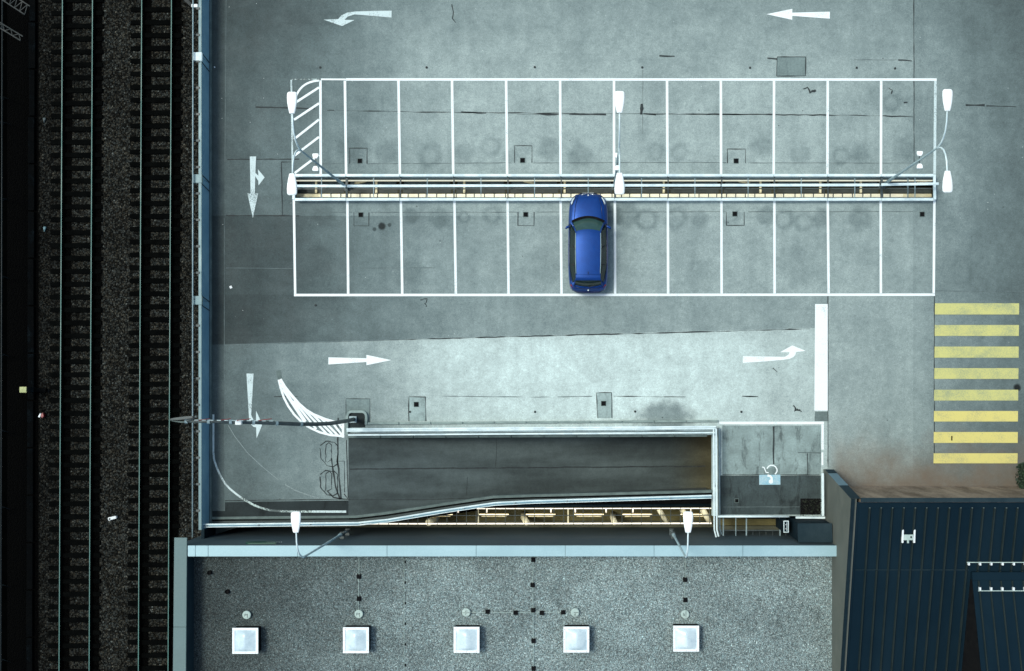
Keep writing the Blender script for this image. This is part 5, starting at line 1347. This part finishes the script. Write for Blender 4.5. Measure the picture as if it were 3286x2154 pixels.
# ------------------------------------------------------------------ PARKED CAR (nose to the north, over the low edge rail)
def make_car():
    L = 4.58
    t = thing('parked_car', (0, 0, 0), 'blue estate car parked nose first against the light well', 'car')
    # stations from the nose (0) to the tail (L): half width, shoulder height, crown height
    st_ = [(0.00, .38, .50, .52), (.05, .56, .56, .60), (.13, .68, .62, .67), (.28, .785, .68, .75), (.50, .845, .74, .82), (.80, .880, .80, .88), (1.15, .895, .85, .93), (1.50, .90, .88, .95),
           (2.0, .905, .90, .96), (2.6, .91, .905, .965), (3.2, .91, .91, .965), (3.7, .90, .915, .965), (4.05, .88, .915, .96), (4.30, .84, .90, .94), (4.44, .79, .86, .89), (4.53, .70, .72, .74), (4.58, .56, .62, .63)]
    rings = []
    st_ = [(y, hw * 1.035, sh, cr) for y, hw, sh, cr in st_]
    for y, hw, sh, cr in st_:
        half = [(hw * .80, .20), (hw * .95, .26), (hw * .995, .42), (hw, .56 if sh > .66 else sh * .80), (hw * .975, sh - .15), (hw * .925, sh - .05), (hw * .84, sh + .0), (hw * .62, sh * .3 + cr * .7), (hw * .3, cr)]
        r_ = [(x, -y, z) for x, z in half] + [(0, -y, cr + .004)] + [(-x, -y, z) for x, z in half[::-1]]
        rings.append(r_)
    b = MB(); b.loft(rings); body = b.build('body', M['car'], t, smooth=True)
    md = body.modifiers.new('smooth', 'SUBSURF'); md.levels = 2; md.render_levels = 2
    # greenhouse: belt outline -> roof outline
    NS = 24
    def gh(y):   # (belt half width, roof half width, roof height) along the cabin
        pass
    # roof panel
    rf = [(1.84, .525, 1.335), (1.92, .545, 1.365), (2.15, .555, 1.40), (2.6, .555, 1.425), (3.1, .55, 1.42), (3.5, .54, 1.40), (3.86, .53, 1.37)]
    b = MB(); rr = []
    for y, hw, z in rf:
        rr.append([(x * hw, -y + (.07 * (1 - x * x) if y < 1.95 else 0), z + .035 * (1 - x * x)) for x in (-1, -.92, -.6, -.3, 0, .3, .6, .92, 1)])
    b.loft(rr, close=False, caps=False); b.build('roof', M['car'], t, smooth=True, normals=True)
    # windscreen: curved base
    def ws(y0c, y0e, z0, w0, y1c, y1e, z1, w1, n=8, m_=6):
        b = MB(); rr = []
        for j in range(m_ + 1):
            f = j / m_; row = []
            for i in range(n * 2 + 1):
                u = -1 + i / n
                ya = y0c + (y0e - y0c) * u * u; yb = y1c + (y1e - y1c) * u * u
                wv = w0 + (w1 - w0) * f
                row.append((u * wv, -(ya + (yb - ya) * f), z0 + (z1 - z0) * f + .05 * math.sin(math.pi * f) + .03 * (1 - u * u) * f))
            rr.append(row)
        b.loft(rr, close=False, caps=False); return b
    ws(1.19, 1.41, .965, .715, 1.79, 1.87, 1.335, .53).build('windscreen', M['screen'], t, smooth=True)
    ws(1.09, 1.32, .955, .79, 1.20, 1.42, .968, .725, m_=2).build('scuttle', M['void'], t, smooth=True)
    ws(4.37, 4.27, .975, .66, 4.09, 4.05, 1.31, .535).build('rear_window', M['glass'], t, smooth=True)
    # spoiler
    b = MB(); b.loft([[(u * .56, -(3.875 + d), zz_ + .025 * (1 - u * u)) for u in (-1, -.7, -.35, 0, .35, .7, 1)] for d, zz_ in ((0, 1.385), (.10, 1.385), (.22, 1.36), (.24, 1.335))], close=False, caps=False)
    b.build('roof_spoiler', M['car'], t, smooth=True)
    # side glass and pillars
    for s in (-1, 1):
        b = MB(); n = 12; rr = []
        for j in range(n + 1):
            f = j / n; y = 1.42 + (4.18 - 1.42) * f
            wb = .838 + .015 * math.sin(math.pi * f) - .10 * max(0, f - .75) / .25
            yt = 1.90 + (4.02 - 1.90) * f
            wt = .545 + .02 * math.sin(math.pi * f) - .02 * f
            zt_ = 1.355 + .05 * math.sin(math.pi * min(1, f * 1.1)) - .03 * f
            rr.append([(s * (wb + (wt - wb) * g_), -(y + (yt - y) * g_), .93 + (zt_ - .93) * g_ + .02 * math.sin(math.pi * g_)) for g_ in (0, .33, .66, 1)])
        b.loft(rr, close=False, caps=False); g = b.build('side_window', M['glass'], t, smooth=True)
        for f in (.36, .70):
            y = 1.42 + 2.76 * f; yt = 1.90 + 2.12 * f
            MB().beam((s * .822, -y, .93), (s * .618, -yt, 1.385), .055, .02, (1, 0, 0)).build('door_pillar', M['black'], g)
        b = MB(); b.tube([(s * .755, -1.36, .96), (s * .655, -1.62, 1.16), (s * .565, -1.88, 1.345), (s * .572, -2.3, 1.40), (s * .575, -2.9, 1.41), (s * .56, -3.5, 1.39), (s * .545, -4.0, 1.33), (s * .62, -4.22, 1.05), (s * .66, -4.32, .96)], [.03, .028, .028, .022, .022, .022, .028, .035, .04], 8)
        b.build('roof_pillar', M['car'], t, smooth=True)
        MB().tube([(s * .575, -1.95, 1.40), (s * .583, -2.6, 1.432), (s * .575, -3.3, 1.425), (s * .555, -3.8, 1.39)], .017, 6).build('roof_rail', M['steel'], t, smooth=True)
        b = MB(); b.tube([(s * .862, -1.45, .925), (s * .872, -2.2, .930), (s * .872, -3.2, .932), (s * .80, -4.1, .945)], .016, 6); b.build('window_trim', M['car_dark'], t, smooth=True)
        # mirror
        b = MB(); b.loft([[(s * x, -y, z) for (y, z) in ((1.56 + dy, 1.00), (1.66 + dy, 1.00), (1.68 + dy, 1.07), (1.62 + dy, 1.12), (1.56 + dy, 1.10))] for x, dy in ((.86, -.02), (.93, .0), (1.0, .03), (1.05, .07))])
        mi = b.build('wing_mirror', M['car'], t, smooth=True, bevel=.01)
        MB().box((s * .82, -1.62, .955), (s * .90, -1.54, 1.03)).build('mirror_foot', M['car_dark'], mi)
        # headlight and tail light
        b = MB(); b.loft([[(s * x, -y, z) for x, y, z in row] for row in (((.60, .13, .615), (.66, .17, .60), (.62, .22, .70)), ((.71, .22, .64), (.765, .30, .60), (.70, .36, .735)), ((.79, .42, .66), (.825, .48, .62), (.76, .55, .78)))], caps=True)
        b.build('headlight', M['head_glass'], t, smooth=True)
        b = MB(); b.loft([[(s * x, -y, z) for x, y, z in row] for row in (((.60, 4.50, .76), (.60, 4.55, .66), (.58, 4.46, .83)), ((.75, 4.42, .80), (.76, 4.46, .68), (.71, 4.38, .87)), ((.83, 4.28, .82), (.85, 4.29, .70), (.79, 4.24, .885)))], caps=True)
        b.build('tail_light', M['tail_red'], t, smooth=True)
        for y in (.86, 3.68):
            wh = MB(); wh.loft([[(s * x, -y + r_ * math.cos(a), .31 + r_ * math.sin(a)) for a in [2 * math.pi * k / 24 for k in range(24)]] for x, r_ in ((.70, .31), (.74, .318), (.86, .318), (.885, .30), (.885, .22))])
            who = wh.build('wheel', M['black'], t, smooth=True)
            rim = MB(); rim.loft([[(s * x, -y + r_ * math.cos(a), .31 + r_ * math.sin(a)) for a in [2 * math.pi * k / 24 for k in range(24)]] for x, r_ in ((.80, .22), (.89, .215), (.88, .07), (.895, .05))])
            rim.build('rim', M['chrome'], who, smooth=True)
    # bumper strips, kidney emblem dots, plate, wipers, antenna, bonnet creases
    MB().tube([(-.72, -.20, .52), (-.55, -.055, .52), (-.25, .0, .52), (0, .012, .52), (.25, .0, .52), (.55, -.055, .52), (.72, -.20, .52)], .03, 8).build('front_bumper', M['car_dark'], t, smooth=True)
    MB().tube([(-.74, -4.46, .60), (-.5, -4.57, .60), (0, -4.61, .60), (.5, -4.57, .60), (.74, -4.46, .60)], .05, 8).build('rear_bumper', M['car_dark'], t, smooth=True)
    MB().tube([(-.66, -4.36, .935), (-.4, -4.44, .93), (0, -4.47, .93), (.4, -4.44, .93), (.66, -4.36, .935)], .016, 6).build('tailgate_edge', M['car_dark'], t, smooth=True)
    for y, z in ((-.085, .655), (-4.52, .80)):
        MB().tube([(0, y, z - .03), (0, y, z + .02)], .036, 12).build('round_emblem', M['chrome'], t, smooth=False)
    for s in (-1, 1):
        b = MB(); b.tube([(s * .10, .004 - .03, .60), (s * .24, -.012 - .03, .605), (s * .34, -.03 - .03, .61)], .014, 6); b.build('grille_trim', M['chrome'], t, smooth=True)
        MB().tube([(s * .50, -.22, .722), (s * .60, -.6, .842), (s * .66, -1.28, .952)], .009, 6).build('bonnet_crease', M['car_dark'], t, smooth=True)
        MB().tube([(s * .12 + .1, -1.20, .975), (s * .12 - .42, -1.34, 1.03)], .009, 6).build('wiper', M['black'], t, smooth=True)
    for s in (-1, 1):
        for y in (1.50, 2.42, 3.36): MB().tube([(s * .87, -y, .925), (s * .925, -y, .86), (s * .94, -y, .70)], .008, 5).build('door_gap', M['black'], t)
        MB().tube([(s * .44, -.10, .645), (s * .62, -.24, .715), (s * .76, -.55, .80), (s * .80, -1.28, .925)], .008, 5).build('bonnet_gap', M['black'], t, smooth=True)
    MB().tube([(.0, -4.40, 1.02), (.30, -4.33, 1.06)], .012, 6).build('rear_wiper', M['black'], t)
    MB().box((-.26, -4.585, .42), (.26, -4.57, .52)).build('number_plate', M['plastic_white'], t, bevel=.004)
    MB().box((-.26, .04, .40), (.26, .055, .50)).build('number_plate', M['plastic_white'], t, bevel=.004)
    MB().tube([(0, -3.72, 1.42), (0, -3.84, 1.49)], .012, 6).build('antenna', M['black'], t)
    b = MB(); b.loft([[(x, -y, z) for x, z in ((-.80, .18), (.80, .18), (.80, .32), (-.80, .32))] for y in (.3, 4.3)]); b.build('underbody', M['black'], t)
    # seats and parcel visible through the glass: head restraints and a parking slip
    MB().box((.50, -1.50, 1.075), (.58, -1.47, 1.085)).build('windscreen_sticker', M['plastic_white'], t)
    MB().box((-.02, -1.50, 1.16), (.05, -1.46, 1.175)).build('rear_view_mirror', M['chrome'], t)
    return t
car = make_car()
p = P(1887.5, 622, .58); car.location = (p.x, p.y, 0.0)
# ------------------------------------------------------------------ END
